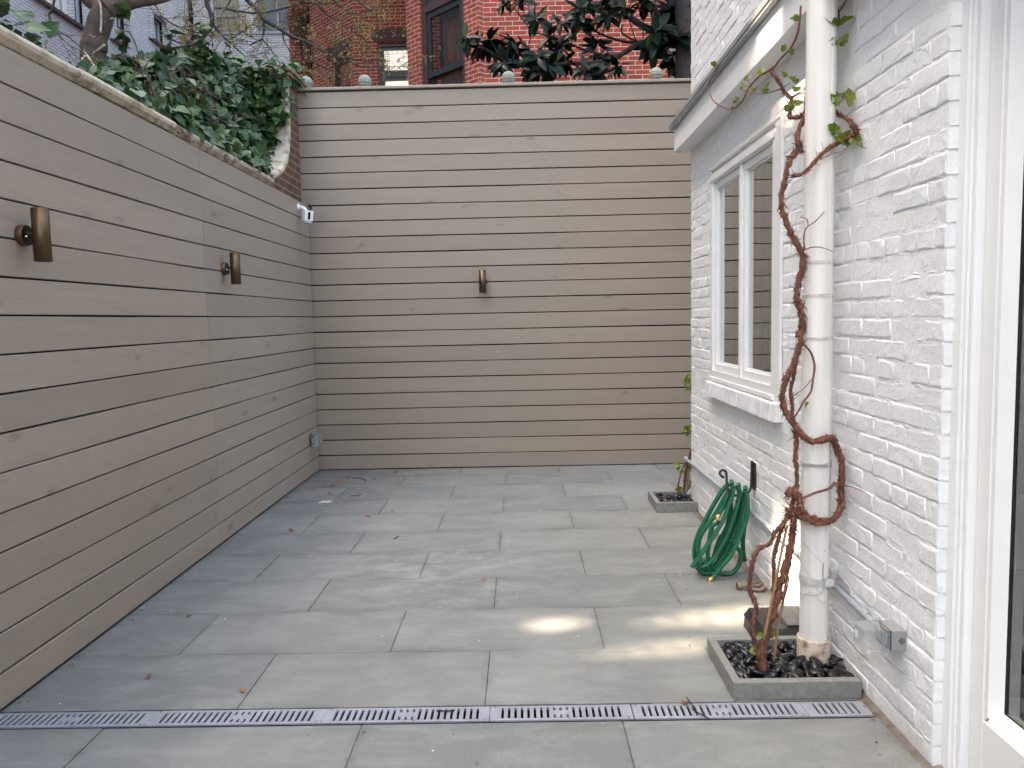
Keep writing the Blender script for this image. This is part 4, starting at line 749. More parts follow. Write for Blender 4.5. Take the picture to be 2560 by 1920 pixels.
# ------------------------------------------------------------------ climbing vine
def bark_stem(mb, path, r0, r1, rng, flakes=1.0, n=10, jit=.12, k=6):
    p = smooth(path, k); m = len(p); p = [q+Vector((rng.gauss(0,1), rng.gauss(0,1), rng.gauss(0,1)))*(r0*.07) for q in p]; rad = [r*(.93+.16*sin(i*1.3)+rng.uniform(-.16, .16)) for i, r in enumerate(ramp_r(m, r0, r1))]
    mb.tone = .2; mb.tube(p, rad, n, True, jit, rng)
    L = sum((p[i+1]-p[i]).length for i in range(m-1)); cnt = int(L*620*flakes)
    for _ in range(cnt):
        i = rng.randrange(m-1); t = (p[i+1]-p[i]).normalized(); a = Vector((rng.gauss(0,1), rng.gauss(0,1), rng.gauss(0,1))); a = (a-t*a.dot(t)).normalized(); s_ = t.cross(a)
        c = p[i].lerp(p[i+1], rng.random())+a*rad[i]*.92; l = rng.uniform(.010, .034); wd = rng.uniform(.0009, .0036); lift = abs(rng.gauss(0, .0024))
        if rng.random() < .5: t = -t
        mb.tone = rng.random()**1.3; q = t.lerp(s_*rng.choice((1,-1)), rng.uniform(0, .35)).normalized()
        mb.add([c-s_*wd, c+s_*wd, c+q*l*.6+s_*wd*.8+a*lift*.6, c+q*l+a*lift, c+q*l*.5-s_*wd], [(0,1,2,3,4)])
vine = thing('climbing_vine', 'gnarled bare vine with peeling bark twisted around the white downpipe', 'vine', (.88, 2.79, 0))
rng = random.Random(77); mb = MB()
for nm, a, b_, f in (('stemA', .018, .011, 1.4), ('stemB', .0085, .007, 1), ('stemC', .0065, .007, 1), ('loop', .0135, .0105, 1.5), ('loop2', .011, .009, 1.5), ('straight', .0085, .0075, 1), ('parallel', .007, .006, 1), ('upper', .0125, .0095, 1.3), ('rb', .006, .0085, 1.2), ('rb2', .0085, .006, 1)):
    bark_stem(mb, P[nm], a, b_, rng, f)
# tail of the main stem up behind the pipe, linking the visible lengths
link = [P['upper'][-1], Vector((1.05, 2.93, 1.98)), Vector((1.058, 2.985, 2.05)), Vector((1.09, 2.995, 2.12)), P['net'][0]]
bark_stem(mb, link, .0095, .008, rng); bark_stem(mb, [P['rb'][-1], P['rb'][-1].lerp(P['rb2'][0], .5), P['rb2'][0]], .0085, .0085, rng); bark_stem(mb, [P['rb2'][-1], Vector((1.17, 2.985, 2.16)), Vector((1.13, 2.992, 2.2)), Vector((1.10, 2.99, 2.22)), link[-2]], .006, .007, rng)
bark_stem(mb, P['net'][:5], .0085, .007, rng); bark_stem(mb, P['net'][4:], .007, .0055, rng)
c = Vector((1.0, 2.83, .64))
for _ in range(22):
    d_ = Vector((rng.gauss(0,1), rng.gauss(0,1), rng.gauss(0,.8))).normalized(); bark_stem(mb, [c+d_*.012, c+d_*.03+Vector((0,0,rng.uniform(-.01,.01)))], .008, .002, rng, .5, 6)
stem_mb = mb
for nm, a, b_ in (('tw1', .0028, .0018), ('tw2', .002, .0015), ('tw3', .0028, .0012), ('arc', .004, .0034), ('arc2', .0018, .0014), ('branch', .0042, .0055), ('whip', .0022, .0009), ('rt', .0016, .0012), ('rtop', .0042, .003), ('rtop2', .003, .002), ('net2', .0046, .0042), ('net3', .0048, .0028), ('net4', .0028, .0022), ('net5', .0022, .0016), ('net6', .005, .0035), ('net7', .002, .0016), ('stemD', .003, .0022)):
    mb = MB(); p = smooth(P[nm], 5); mb.tube(p, ramp_r(len(p), a, b_), 6, True, .1, rng); mb.build('shoot', 'shoot', vine)
mb = stem_mb
allp = [p for nm in ('stemA','stemB','stemC','loop','straight','parallel','upper','rb') for p in smooth(P[nm], 4)]
mb.tone = .1
for _ in range(200):
    p = rng.choice(allp); d_ = Vector((rng.gauss(0,1), rng.gauss(-.3,.5), rng.gauss(0,.6))).normalized(); l = rng.uniform(.018, .042); mid = p+d_*l*.6+Vector((0,0,rng.uniform(-.004,.004)))
    mb.tube([p, mid, mid+d_*l*.4+Vector((0,0,rng.uniform(-.008,.008)))], [.0011,.0009,.0004], 4)
mb.build('stem', 'bark', vine)
mb = MB()
def vleaves(pts, Lr, n, rng):
    for p in pts:
        for _ in range(n):
            mb.tone = rng.random(); d_ = Vector((rng.gauss(0,1), rng.gauss(-.2,.4), rng.gauss(.15,.6))).normalized(); nn = Vector((rng.gauss(0,.5), -1+rng.gauss(0,.4), rng.gauss(.5,.5)))
            mb.leaf(p-d_*.004, d_, nn, rng.uniform(*Lr), VINE, rng.uniform(.05, .35), rng.uniform(-.2, .35))
vleaves(P['lv_left'], (.016, .034), 2, rng); vleaves(P['lv_right'], (.035, .06), 1, rng); vleaves(P['lv_right'], (.02, .035), 1, rng); vleaves(P['lv_low'], (.022, .036), 1, rng)
for q in ((1.175,2.95,2.16), (1.15,2.95,2.17)): vleaves([Vector(q)], (.05,.07), 2, rng)
mb.build('leaves', 'vleaf', vine)
for nm, lab, a in (('stake1', 'bamboo cane leaning among the vine stems, further from the downpipe', .0052), ('stake2', 'bamboo cane standing between the vine base and the downpipe', .0048)):
    mb = MB(); p = smooth(P[nm], 4); mb.tube(p, [a*(1.18 if i % 5 == 2 else 1) for i in range(len(p))], 8); tag(mb.build('garden_stake', 'bamboo'), lab, 'stake', 'bamboo canes in the near bed')
# ------------------------------------------------------------------ stone-edged pebble beds
def planter(name, lab, x0, x1, y0, y1, h, t=.032):
    pl = thing(name, lab, 'planter', ((x0+x1)/2, (y0+y1)/2, 0))
    m = MB(); m.box(x0, x1, y0, y0+t, .0005, h, .0025); m.build('curb', 'curb', pl); m = MB(); m.box(x0+.001, x0+t, y0+t+.0015, y1-t-.0015, .0005, h-.001, .0025); m.build('curb', 'curb', pl)
    m = MB(); m.box(x0, x1, y1-t, y1, .0005, h-.0005, .0025); m.build('curb', 'curb', pl); m = MB(); m.quad((x0+t, y0+t, .014), (x1+.04, y0+t, .014), (x1+.04, y1-t, .014), (x0+t, y1-t, .014)); m.build('bed_soil', 'soil', pl)
planter('planter_bed', 'stone-edged bed of black pebbles around the foot of the downpipe, nearest the drain', .733, 1.190, 2.652, 3.050, .068)
planter('planter_bed', 'small stone-edged bed of black pebbles at the far corner of the white house', .925, 1.208, 5.300, 5.680, .070)
def pebble_mesh(seed):
    rng = random.Random(seed); m = MB(); nr, ns = 9, 14; vs = [Vector((0,0,-1))]
    for i in range(1, nr):
        th = -pi/2+pi*i/nr
        for k_ in range(ns):
            a = 2*pi*k_/ns; d_ = Vector((cos(th)*cos(a), cos(th)*sin(a), sin(th))); vs.append(d_)
    vs.append(Vector((0,0,1))); sx, sy, sz = .027*rng.uniform(.85,1.2), .0185*rng.uniform(.85,1.15), .0112*rng.uniform(.8,1.25); o = Vector((seed*3.1, 0, 0))
    vs = [Vector((v.x*sx, v.y*sy, v.z*sz))*(1+.16*noise.noise(v*1.1+o)) for v in vs]; F = [(0, 1+(k_+1) % ns, 1+k_) for k_ in range(ns)]
    for i in range(nr-2):
        for k_ in range(ns): a = 1+i*ns; F.append((a+k_, a+(k_+1) % ns, a+ns+(k_+1) % ns, a+ns+k_))
    L = len(vs)-1; F += [(L, L-ns+k_, L-ns+(k_+1) % ns) for k_ in range(ns)]
    m.add(vs, F, True); return m
protos = []
for s_ in range(5):
    o = pebble_mesh(s_+1).build('pebble', 'pebble'); protos.append(o)
used = set()
def put_pebble(loc, rot, sc, lab, grp):
    i = rng.randrange(5); o = protos[i]
    if i in used: o = o.copy(); COL.objects.link(o)
    used.add(i); o.location = loc; o.rotation_euler = rot; o.scale = (sc, sc, sc); tag(o, lab, 'pebble', grp)
rng = random.Random(5)
def fill(x0, x1, y0, y1, avoid, layers, lab, grp, slope):
    for z, step in layers:
        y = y0+.012; r_ = 0
        while y < y1-.006:
            x = x0+.014+(step*.5 if r_ % 2 else 0)
            while x < x1-.010:
                px, py = x+rng.uniform(-.008,.008), y+rng.uniform(-.006,.006)
                if not any((px-a)**2+(py-b)**2 < c*c for a, b, c in avoid) and rng.random() < .96:
                    put_pebble((px, py, z+rng.uniform(-.003,.007)+slope(px,py)), (rng.gauss(0,.32), rng.gauss(0,.32), rng.uniform(0, 6.28)), rng.uniform(.8, 1.28), lab, grp)
                x += step
            y += step*.72; r_ += 1
av = [(1.12, 2.925, .075), (.88, 2.79, .026)]
fill(.766, 1.212, 2.694, 3.018, av, ((.022, .052), (.044, .047)), 'smooth glossy black pebble in the stone-edged bed around the downpipe', 'black pebbles around the downpipe', lambda x, y: 0)
fill(.958, 1.214, 5.332, 5.648, [], ((.040, .050),), 'smooth black pebble in the small bed at the far corner of the white house', 'black pebbles in the far corner bed', lambda x, y: 0)

# second vine in the far bed
v2 = thing('climbing_vine', 'small young vine growing from the far corner pebble bed, wrapping round the white house corner', 'vine', (1.15, 5.56, .05)); rng = random.Random(9)
mb = MB(); bark_stem(mb, P['fv1'], .006, .004, rng, .6, 6); mb.build('stem', 'bark', v2); mb = MB(); bark_stem(mb, P['fv3'], .007, .006, rng, .6, 6); mb.build('stem', 'bark', v2); mb = MB(); bark_stem(mb, P['fv2'], .010, .009, rng, .8, 7)
bark_stem(mb, [P['fv2'][-1], Vector((1.235, 5.56, .5)), Vector((1.228, 5.545, .9)), Vector((1.236, 5.56, 1.3))], .007, .004, rng, .5, 6); mb.build('stem', 'bark', v2)
mb = MB()
for p in P['fvl']:
    for _ in range(3): mb.tone = rng.random(); mb.leaf(p, Vector((rng.gauss(-.3,.8), rng.gauss(0,.4), rng.gauss(0,.5))), Vector((rng.gauss(0,.5), -1, rng.gauss(.6,.4))), rng.uniform(.028,.055), VINE, .2, .2)
mb.build('leaves', 'vleaf', v2)
mb = MB(); mb.tube(smooth(P['fstake'], 3), .0065, 8); tag(mb.build('garden_stake', 'bamboo'), 'pale bamboo cane against the far house corner, nearer the wall', 'stake', 'bamboo canes in the far bed')
mb = MB(); mb.tube(smooth(P['fstake2'], 3), .006, 8); tag(mb.build('garden_stake', 'bamboo'), 'pale bamboo cane in the far corner bed, between two vine stems', 'stake', 'bamboo canes in the far bed')

# ------------------------------------------------------------------ garden hose on its hook
hk = thing('hose_hook', 'black iron wall hook holding the green hose', 'hook', (1.21, 4.0, .5))
mb = MB(); mb.box(1.203, 1.2145, 3.975, 4.025, .455, .60, .002); mb.build('wall_plate', 'iron', hk)
mb = MB(); mid = [P['hook_back'][-1], Vector((1.13, 3.96, .438)), Vector((1.10, 3.95, .436)), Vector((1.075, 3.94, .438)), P['hook_curl'][-1]+Vector((.004,0,-.004))]
pth = smooth(P['hook_back'], 4)+smooth(mid, 4)[1:]+smooth(list(reversed(P['hook_curl'])), 4)[1:]; mb.tube(pth, .0068, 10); mb.build('hook_arm', 'iron', hk)
hs = thing('garden_hose', 'coiled green garden hose with brass ends hanging from the black wall hook', 'hose', (1.0, 3.97, 0))
mb = MB(); HR = .0122
for k_ in 'abcdefghij':
    p = smooth(P['hose_'+k_], 5); p = [Vector((min(q.x, 1.203), q.y, max(q.z, HR+.001))) for q in p]; mb.tube(p, HR, 12, True)
def arcj(a, b_, out): m_ = (a+b_)/2+out; return smooth([a, a.lerp(m_, .7)+out*.2, m_, b_.lerp(m_, .7)+out*.2, b_], 4)
for a, b_, h_ in (('c', 'a', .018), ('d', 'b', .014), ('e', 'f', .018), ('g', 'j', .012), ('h', 'e', .016)):
    mb.tube(arcj(P['hose_'+a][0], P['hose_'+b_][0], Vector((0,0,h_))), HR, 12)
mb.tube(arcj(P['hose_a'][-1], P['hose_d'][0], Vector((0,0,.012))), HR, 12)
mb.build('hose', 'hose', hs)
for nm in ('brass1', 'brass2'):
    a, b_ = P[nm]; d_ = (b_-a).normalized(); a = a-d_*.004
    if a.z < .02: a.z = .02
    mb = MB(); mb.lathe(a, d_, [(.012,0),(.0125,.002),(.0115,.012),(.0135,.014),(.0142,.018),(.0135,.021),(.0142,.024),(.0135,.027),(.0142,.031),(.012,.034),(.009,.034),(.008,.026)], 18); mb.build('brass_coupling', 'brass', hs)
nz = thing('spray_nozzle', 'old metal hose nozzle lying on the paving by the wall behind the vine', 'nozzle', (1.13, 3.76, 0))
q = P['noz']; mb = MB(); mb.lathe(Vector((1.055, 3.762, .022)), (.115, .0, -.004), [(.012,0),(.018,.0),(.019,.004),(.019,.022),(.012,.026),(.0095,.04),(.0095,.115),(.004,.118)], 18); mb.build('barrel', 'nozzle', nz)
mb = MB(); mb.tube(smooth([Vector((1.115,3.745,.014)), Vector((1.15,3.72,.013)), Vector((1.175,3.735,.015)), Vector((1.19,3.75,.02))], 4), ramp_r(13, .008, .011), 9); mb.tube(smooth([Vector((1.13,3.79,.02)), Vector((1.16,3.80,.022)), Vector((1.19,3.83,.018))], 4), .007, 8); mb.build('handle', 'nozzle', nz)
mb = MB(); mb.lathe(Vector((1.185, 3.747, .018)), (.02, .012, .003), [(.012,0),(.0125,.008),(.009,.010),(.0,.010)], 12); mb.build('brass_coupling', 'brass', nz)

# ------------------------------------------------------------------ wall lamps
lm = None
def rotz(o, a): o.rotation_euler = (0, 0, a)
for loc, rz, lab in (((XL, 2.952, 1.733), 0, 'bronze up-and-down wall lamp on the left fence, nearest the camera'), ((XL, 4.955, 1.733), 0, 'bronze up-and-down wall lamp on the left fence, further back towards the corner'), ((-.338, YF, 1.713), -pi/2, 'bronze up-and-down wall lamp alone in the middle of the far fence')):
    t = thing('wall_lamp', lab, 'wall lamp', (0, 0, 0), 'bronze wall lamps on the fences')
    if lm is None:
        m_ = MB(); m_.lathe((0,0,0), X, [(.040,0),(.040,.023),(.0385,.0255),(.037,.0255)], 40); m_.build('mount', 'bronze', t); m_ = MB(); m_.lathe((.0245,0,0), X, [(.0375,0),(.0,.0005)], 40); m_.build('mount_face', 'bronze_dark', t)
        m_ = MB(); m_.lathe((.02,0,.004), X, [(.009,0),(.009,.03)], 14); m_.build('arm', 'bronze', t); m_ = MB(); m_.lathe((.024,-.016,-.006), X, [(.003,0),(.003,.010),(0,.011)], 10); m_.build('screw', 'screw', t)
        m_ = MB(); m_.lathe((.078,0,-.100), Z, [(.0285,.03),(.0285,.0),(.0315,.0),(.0315,.2),(.0285,.2),(.0285,.17)], 44); m_.build('tube', 'bronze', t); m_ = MB()
        for z_ in (-.07, .07): m_.lathe((.078,0,z_), Z, [(.0285,0),(.0,.001)], 32)
        m_.build('lamp_lens', 'bronze_dark', t); lm = t
    else:
        for c in lm.children: d_ = c.copy(); COL.objects.link(d_); d_.parent = t
    t.location = loc; rotz(t, rz)

# ------------------------------------------------------------------ security camera in the corner
sc_ = thing('security_camera', 'white security camera mounted at the top of the left fence in the corner', 'camera', (0, 0, 0))
m_ = MB(); m_.lathe((0,0,0), X, [(.030,0),(.030,.006),(.026,.010),(.014,.014)], 24); m_.build('mount', 'camwhite', sc_)
m_ = MB(); m_.tube(smooth([Vector((.008,0,0)), Vector((.03,.0,-.004)), Vector((.055,-.008,-.018)), Vector((.068,-.012,-.04))], 4), ramp_r(13, .014, .018), 12); m_.build('bracket', 'camwhite', sc_)
u, v, n_ = Vector((.80,.60,-.07)).normalized(), None, Vector((.60,-.80,-.12)).normalized(); v = n_.cross(u).normalized()
if v.z < 0: v = -v
C0 = Vector((.085, -.03, -.085)); m_ = MB(); W2, H2, D2 = .036, .050, .036
p = [C0+u*a+v*b_+n_*c for c in (-D2, D2) for a, b_ in ((-W2,-H2*.72),(W2,-H2*.72),(W2,H2),(-W2,H2))]
m_.add(p, [(0,1,2,3),(7,6,5,4),(1,5,6,2),(2,6,7,3),(4,0,3,7)]); lo = [C0+u*a+v*(-H2*1.12)+n_*c for c in (-D2*.55, D2*.55) for a in (-W2*.6, W2*.6)]
m_.add([p[0],p[1],p[5],p[4]]+lo, [(0,1,5,4),(2,3,6,7),(1,2,7,5),(3,0,4,6),(4,5,7,6)]); m_.build('body', 'camwhite', sc_)
m_ = MB(); m_.obox(C0+u*(-.011)+v*(-.026)+n_*D2, u, v, n_, .022, .062, .0015); m_.build('lens_panel', 'lens', sc_)
m_ = MB(); m_.lathe(C0-v*(H2*1.08), -v, [(.020,0),(.017,.008),(.009,.013),(0,.014)], 18); m_.build('sensor_dome', 'curb', sc_)
sc_.location = (XL, 6.72, 2.372)
m_ = MB(); m_.box(XL, XL+.03, YF-.022, YF-.006, 2.418, 2.440, .001); m_.obox(Vector((XL+.004, YF-.03, 2.37)), Vector((.5,0,.866)), Y, Vector((.866,0,-.5)), .05, .012, .008); tag(m_.build('corner_bracket', 'iron'), 'small black bracket at the top corner where the two fences meet', 'bracket')

# ------------------------------------------------------------------ outlets and conduit
def outlet(lab, loc, rz, w_=.094, h_=.066, back=True):
    t = thing('outdoor_outlet', lab, 'outlet', (0, 0, 0)); d = .050
    if back:
        m_ = MB(); m_.box(0, d, -w_/2, w_/2, -h_/2, h_/2, .0015); m_.build('box', 'boxgrey', t)
        m_ = MB(); m_.lathe((.016, w_/2, 0), Y, [(.0095,0),(.0095,.0012),(.0075,.0012),(.0075,.0006)], 20); m_.obox(Vector((.0095, w_/2, -.0008)), X, Z, Y, .013, .0016, .0012); m_.obox(Vector((.0152, w_/2, -.0055)), X, Z, Y, .0016, .011, .0013); m_.build('screw_cap', 'gasket', t)
    else: d = .012
    m_ = MB(); m_.box(d, d+.004, -w_/2-.001, w_/2+.001, -h_/2-.001, h_/2+.001); m_.build('gasket', 'gasket', t); d += .0042
    m_ = MB(); c = .078; a = w_/2*1.02; b_ = h_/2*1.05; y2 = a*.80; z2 = b_*.92
    q = [(d,-a,-b_),(d,a,-b_),(d,a,b_),(d,-a,b_),(d+.028,-a,-b_),(d+.028,a,-b_),(d+.028,a,b_),(d+.028,-a,b_),(d+c,-y2,-z2),(d+c,y2,-z2),(d+c,y2,z2),(d+c,-y2,z2)]
    m_.add(q, [(0,1,5,4),(1,2,6,5),(2,3,7,6),(3,0,4,7),(4,5,9,8),(5,6,10,9),(6,7,11,10),(7,4,8,11),(8,9,10,11)])
    m_.box(d+.010, d+.016, -a-.003, a+.003, b_, b_+.004, .001); m_.box(d+.001, d+.027, a, a+.004, b_-.012, b_-.006); m_.box(d+.001, d+.027, a, a+.004, -b_+.006, -b_+.012); m_.box(d+.020, d+.026, a, a+.005, -b_+.004, b_-.004)
    m_.tube(smooth([Vector((d+.004,-a*.3,b_)), Vector((d+.004,-a*.3,b_+.014)), Vector((d+.02,0,b_+.018)), Vector((d+.03,a*.6,b_+.012)), Vector((d+.03,a*.9,b_-.006))], 4), .0055, 8); m_.build('clear_cover', 'clear', t)
    m_ = MB(); m_.box(d, d+.012, -.034, .034, -.019, .019, .003); m_.build('receptacle', 'boxgrey', t)
    m_ = MB(); m_.quad((d+c+.0006, -.006, -.014), (d+c+.0006, -.030, -.014), (d+c+.0006, -.030, .014), (d+c+.0006, -.006, .014)); m_.build('sticker', 'label', t)
    t.location = loc; rotz(t, rz)
outlet('grey outlet box with clear plastic cover low on the white wall beside the door', (XW-.001, 2.441, .325), pi)
outlet('small clear-covered outlet low on the left fence in the far corner', (XL, 6.80, .33), 0, .11, .10, False)
cn = thing('conduit_pipe', 'thin grey conduit running along the foot of the white house wall', 'conduit', (1.2, 4, .32))
m_ = MB(); pth = [Vector((1.226, 5.66, .318)), Vector((1.205, 5.645, .318)), Vector((1.198, 5.60, .318)), Vector((1.198, 4.8, .325)), Vector((1.199, 3.78, .330)), Vector((1.199, 3.0, .318)), Vector((1.196, 2.62, .308)), Vector((1.190, 2.485, .312))]; m_.tube(smooth(pth, 4), .0115, 12); m_.build('pipe', 'conduit', cn)
for y_, z_ in ((5.60,.318),(3.62,.328),(2.66,.310)): m_ = MB(); m_.lathe((1.198, y_+.02, z_), -Y, [(.0115,0),(.0145,.001),(.0145,.012),(.0135,.016),(.0145,.02),(.0145,.036),(.0115,.038)], 14); m_.build('coupling', 'conduit', cn)

# ------------------------------------------------------------------ black bait box behind the downpipe
bs = thing('pest_bait_box', 'black plastic pest bait box with worn lid behind the downpipe', 'bait box', (1.08, 3.16, 0))
m_ = MB(); m_.prism([Vector((.958,3.06,.002)), Vector((1.205,3.06,.002)), Vector((1.205,3.06,.050)), Vector((.963,3.06,.050))], Vector((0,.25,0))); m_.build('base', 'station', bs)
m_ = MB(); b0 = [Vector((.958,3.056,.052)), Vector((1.207,3.056,.052)), Vector((1.207,3.314,.052)), Vector((.958,3.314,.052))]; t0 = [Vector((.978,3.085,.080)), Vector((1.195,3.085,.080)), Vector((1.195,3.296,.090)), Vector((.978,3.296,.090))]
m_.add(b0+t0, [(3,2,1,0),(4,5,6,7),(0,1,5,4),(1,2,6,5),(2,3,7,6),(3,0,4,7)]); m_.build('lid', 'station', bs)
m_ = MB(); m_.prism([Vector((1.075,3.10,.082)), Vector((1.190,3.10,.082)), Vector((1.190,3.10,.090)), Vector((1.082,3.10,.090))], Vector((0,.185,.009))); m_.build('lid_panel', 'station_lid', bs)
m_ = MB(); m_.add([Vector((1.148,3.15,.0924)), Vector((1.182,3.15,.0924)), Vector((1.182,3.28,.0987)), Vector((1.148,3.28,.0987))], [(0,1,2,3)]); m_.build('sticker', 'label', bs)
m_ = MB(); rng = random.Random(4)
for i in range(7): y_ = 3.165+i*.016; z_ = .0924+(y_-3.15)*.0486+.0006; m_.add([Vector((1.153,y_,z_)), Vector((1.153+rng.uniform(.012,.026),y_,z_)), Vector((1.153+rng.uniform(.012,.026),y_+.004,z_+.0002)), Vector((1.153,y_+.004,z_+.0002))], [(0,1,2,3)])
for i in range(5): y_ = 3.12+i*.009; z_ = .0908+(y_-3.10)*.0486; m_.add([Vector((1.092,y_,z_)), Vector((1.092+rng.uniform(.03,.045),y_,z_)), Vector((1.12,y_+.003,z_+.0002)), Vector((1.092,y_+.003,z_+.0002))], [(0,1,2,3)])
m_.build('print', 'ink', bs)

# ------------------------------------------------------------------ channel drain: one grate per segment
ch = MB(); ch.box(XL-.01, 1.185, 2.532, 2.631, -.058, -.056); ch.box(XL-.01, 1.185, 2.529, 2.532, -.058, -.001); ch.box(XL-.01, 1.185, 2.631, 2.634, -.058, -.001)
tag(ch.build('drain_channel', 'void'), 'dark channel trough running under the grey slotted grates', 'drain channel')
segs = [(-1.899,-1.329,'slotted grey drain grate, first from the left fence'), (-1.3285,-.718,'slotted grey drain grate, second from the left fence'), (-.7175,-.1365,'slotted grey drain grate in the middle, left of the short grate'), (-.1345,.3605,'shorter slotted grey drain grate right of the middle'), (.3645,.958,'slotted grey drain grate in front of the near pebble bed'), (.9595,1.178,'short end piece of slotted drain grate against the white wall')]
for a, b_, lab in segs:
    m_ = MB(); y0, y1, zt, zb = 2.5335, 2.6295, .0045, -.006; ra, rb = y0+.013, y1-.012
    m_.box(a, b_, y0, ra, zb, zt, .001); m_.box(a, b_, rb, y1, zb, zt, .001); L = b_-a; pit = .0226; n = max(2, int((L-.05)/pit)); off = (L-n*pit)/2; w_ = .0088; mid = n//2 if L > .4 else -9; x = a
    for i in range(n):
        s0 = a+off+i*pit+(pit-w_)/2; m_.box(x, s0, ra+.0002, rb-.0002, zb, zt); x = s0+w_
        if mid-2 < i < mid+2: m_.box(s0, x, ra+.021, rb-.021, zb, zt-.0003)
    m_.box(x, b_, ra+.0002, rb-.0002, zb, zt)
    o = m_.build('drain_grate', 'grate'); tag(o, lab, 'drain grate', 'drain grates across the patio')
    if L > .3:
        m_ = MB()
        for q in (a+.016, a+L*.5+.03, b_-.016): m_.lathe((q, y0+.006 if q > a+.1 else y1-.006, zt), Z, [(.0042,0),(.0042,.0008),(0,.001)], 10)
        m_.build('grate_screw', 'nozzle', o)

# ------------------------------------------------------------------ litter on the paving
rng = random.Random(31)
for i, p in enumerate(P['leaf_spots']):
    m_ = MB(); m_.tone = rng.random(); s_ = rng.uniform(.025, .055); lab = 'dry brown fallen leaf on the grey paving'; grp = 'fallen leaves on the paving'
    if i == 0: m_.tone = 1; s_ = .075; lab = 'largest orange fallen leaf, star-shaped, near the far left corner'; grp = None
    if i == len(P['leaf_spots'])-4: m_.tone = .9; s_ = .04; lab = 'orange fallen leaf alone on a slab in the left foreground'; grp = None
    a = rng.uniform(0, 6.28); d_ = Vector((cos(a), sin(a), .1))
    m_.leaf(Vector((p.x, p.y, .008))-d_*s_*.5, d_, Vector((rng.gauss(0,.3), rng.gauss(0,.3), 1)), s_, STAR if i % 3 == 0 else OVAL, rng.uniform(.1,.5), rng.uniform(-.1,.3))
    tag(m_.build('fallen_leaf', 'dry'), lab, 'leaf', grp)
m_ = MB()
for p in P['crumbs']: m_.tone = rng.random(); m_.leaf(Vector((p.x,p.y,.006)), Vector((rng.gauss(0,1), rng.gauss(0,1), .2)), Vector((rng.gauss(0,.4),rng.gauss(0,.4),1)), rng.uniform(.012,.026), SMALL, .3, .1)
for _ in range(430):
    e = rng.random()**1.25
    if e < .35: x_, y_ = XL+abs(rng.gauss(0,.03))+.004, rng.uniform(2.7, 7.0)
    elif e < .6: x_, y_ = rng.uniform(-1.85, -.6), 7.02-abs(rng.gauss(0,.12))
    elif e < .75: x_, y_ = 1.19-abs(rng.gauss(0,.04)), rng.choice((rng.uniform(4.6, 5.3), rng.uniform(2.0, 2.7)))
    else: x_, y_ = rng.uniform(-1.8, 1.1), rng.uniform(2.2, 7.0)
    m_.tone = rng.random(); m_.leaf(Vector((x_,y_,.004)), Vector((rng.gauss(0,1), rng.gauss(0,1), .1)), Vector((rng.gauss(0,.3),rng.gauss(0,.3),1)), rng.uniform(.006,.016), SMALL, .2, .1)
tag(m_.build('leaf_crumbs', 'dry'), 'tiny brown crumbs of leaf scattered over the paving', 'leaf litter', None, 'stuff')
for p in P['chips']:
    m_ = MB(); n = 6; a0 = rng.random()*6; r_ = rng.uniform(.002,.0045); m_.prism([Vector((p.x+r_*rng.uniform(.6,1.2)*cos(a0+i), p.y+r_*rng.uniform(.6,1.2)*sin(a0+i), .001)) for i in range(6)], Vector((0,0,.002)))
    tag(m_.build('paint_chip', 'trim'), 'tiny white chip lying on the grey paving', 'paint chip', 'white chips on the paving')
p = P['chip_big'][0]; m_ = MB(); m_.prism([p+Vector(q) for q in ((-.045,-.02,.002),(-.01,.0,.002),(.02,-.022,.002),(.05,.02,.002),(.03,.03,.002),(.0,.012,.002),(-.02,.028,.002))], Vector((0,0,.006))); tag(m_.build('paint_chip', 'trim'), 'largest white chip, forked, on the paving near the far left corner', 'paint chip')
q = P['sticks']
for a, lab in ((q[:3], 'thin bent twig on the far paving right of the white flake'), (q[3:6], 'twig lying among dry leaves at the far left corner'), (q[6:8], 'short dark stick on the paving left of the middle')):
    m_ = MB(); m_.tube(smooth(a, 4), .003, 6); tag(m_.build('twig', 'twig'), lab, 'twig')
m_ = MB(); m_.tube(smooth([Vector((.568,2.66,.012)), Vector((.575,2.60,.014)), Vector((.572,2.57,.012)), Vector((.60,2.535,.010)), Vector((.615,2.52,.006))], 4), .0022, 6); tag(m_.build('twig', 'twig'), 'thin curled twig lying across the drain grate before the near bed', 'twig')
m_ = MB(); m_.tube(smooth([Vector((-.325,2.60,.0075)), Vector((-.29,2.592,.010)), Vector((-.26,2.60,.0075))], 4), .0025, 6); tag(m_.build('twig', 'twig'), 'short dark twig on the drain grate left of the middle', 'twig')
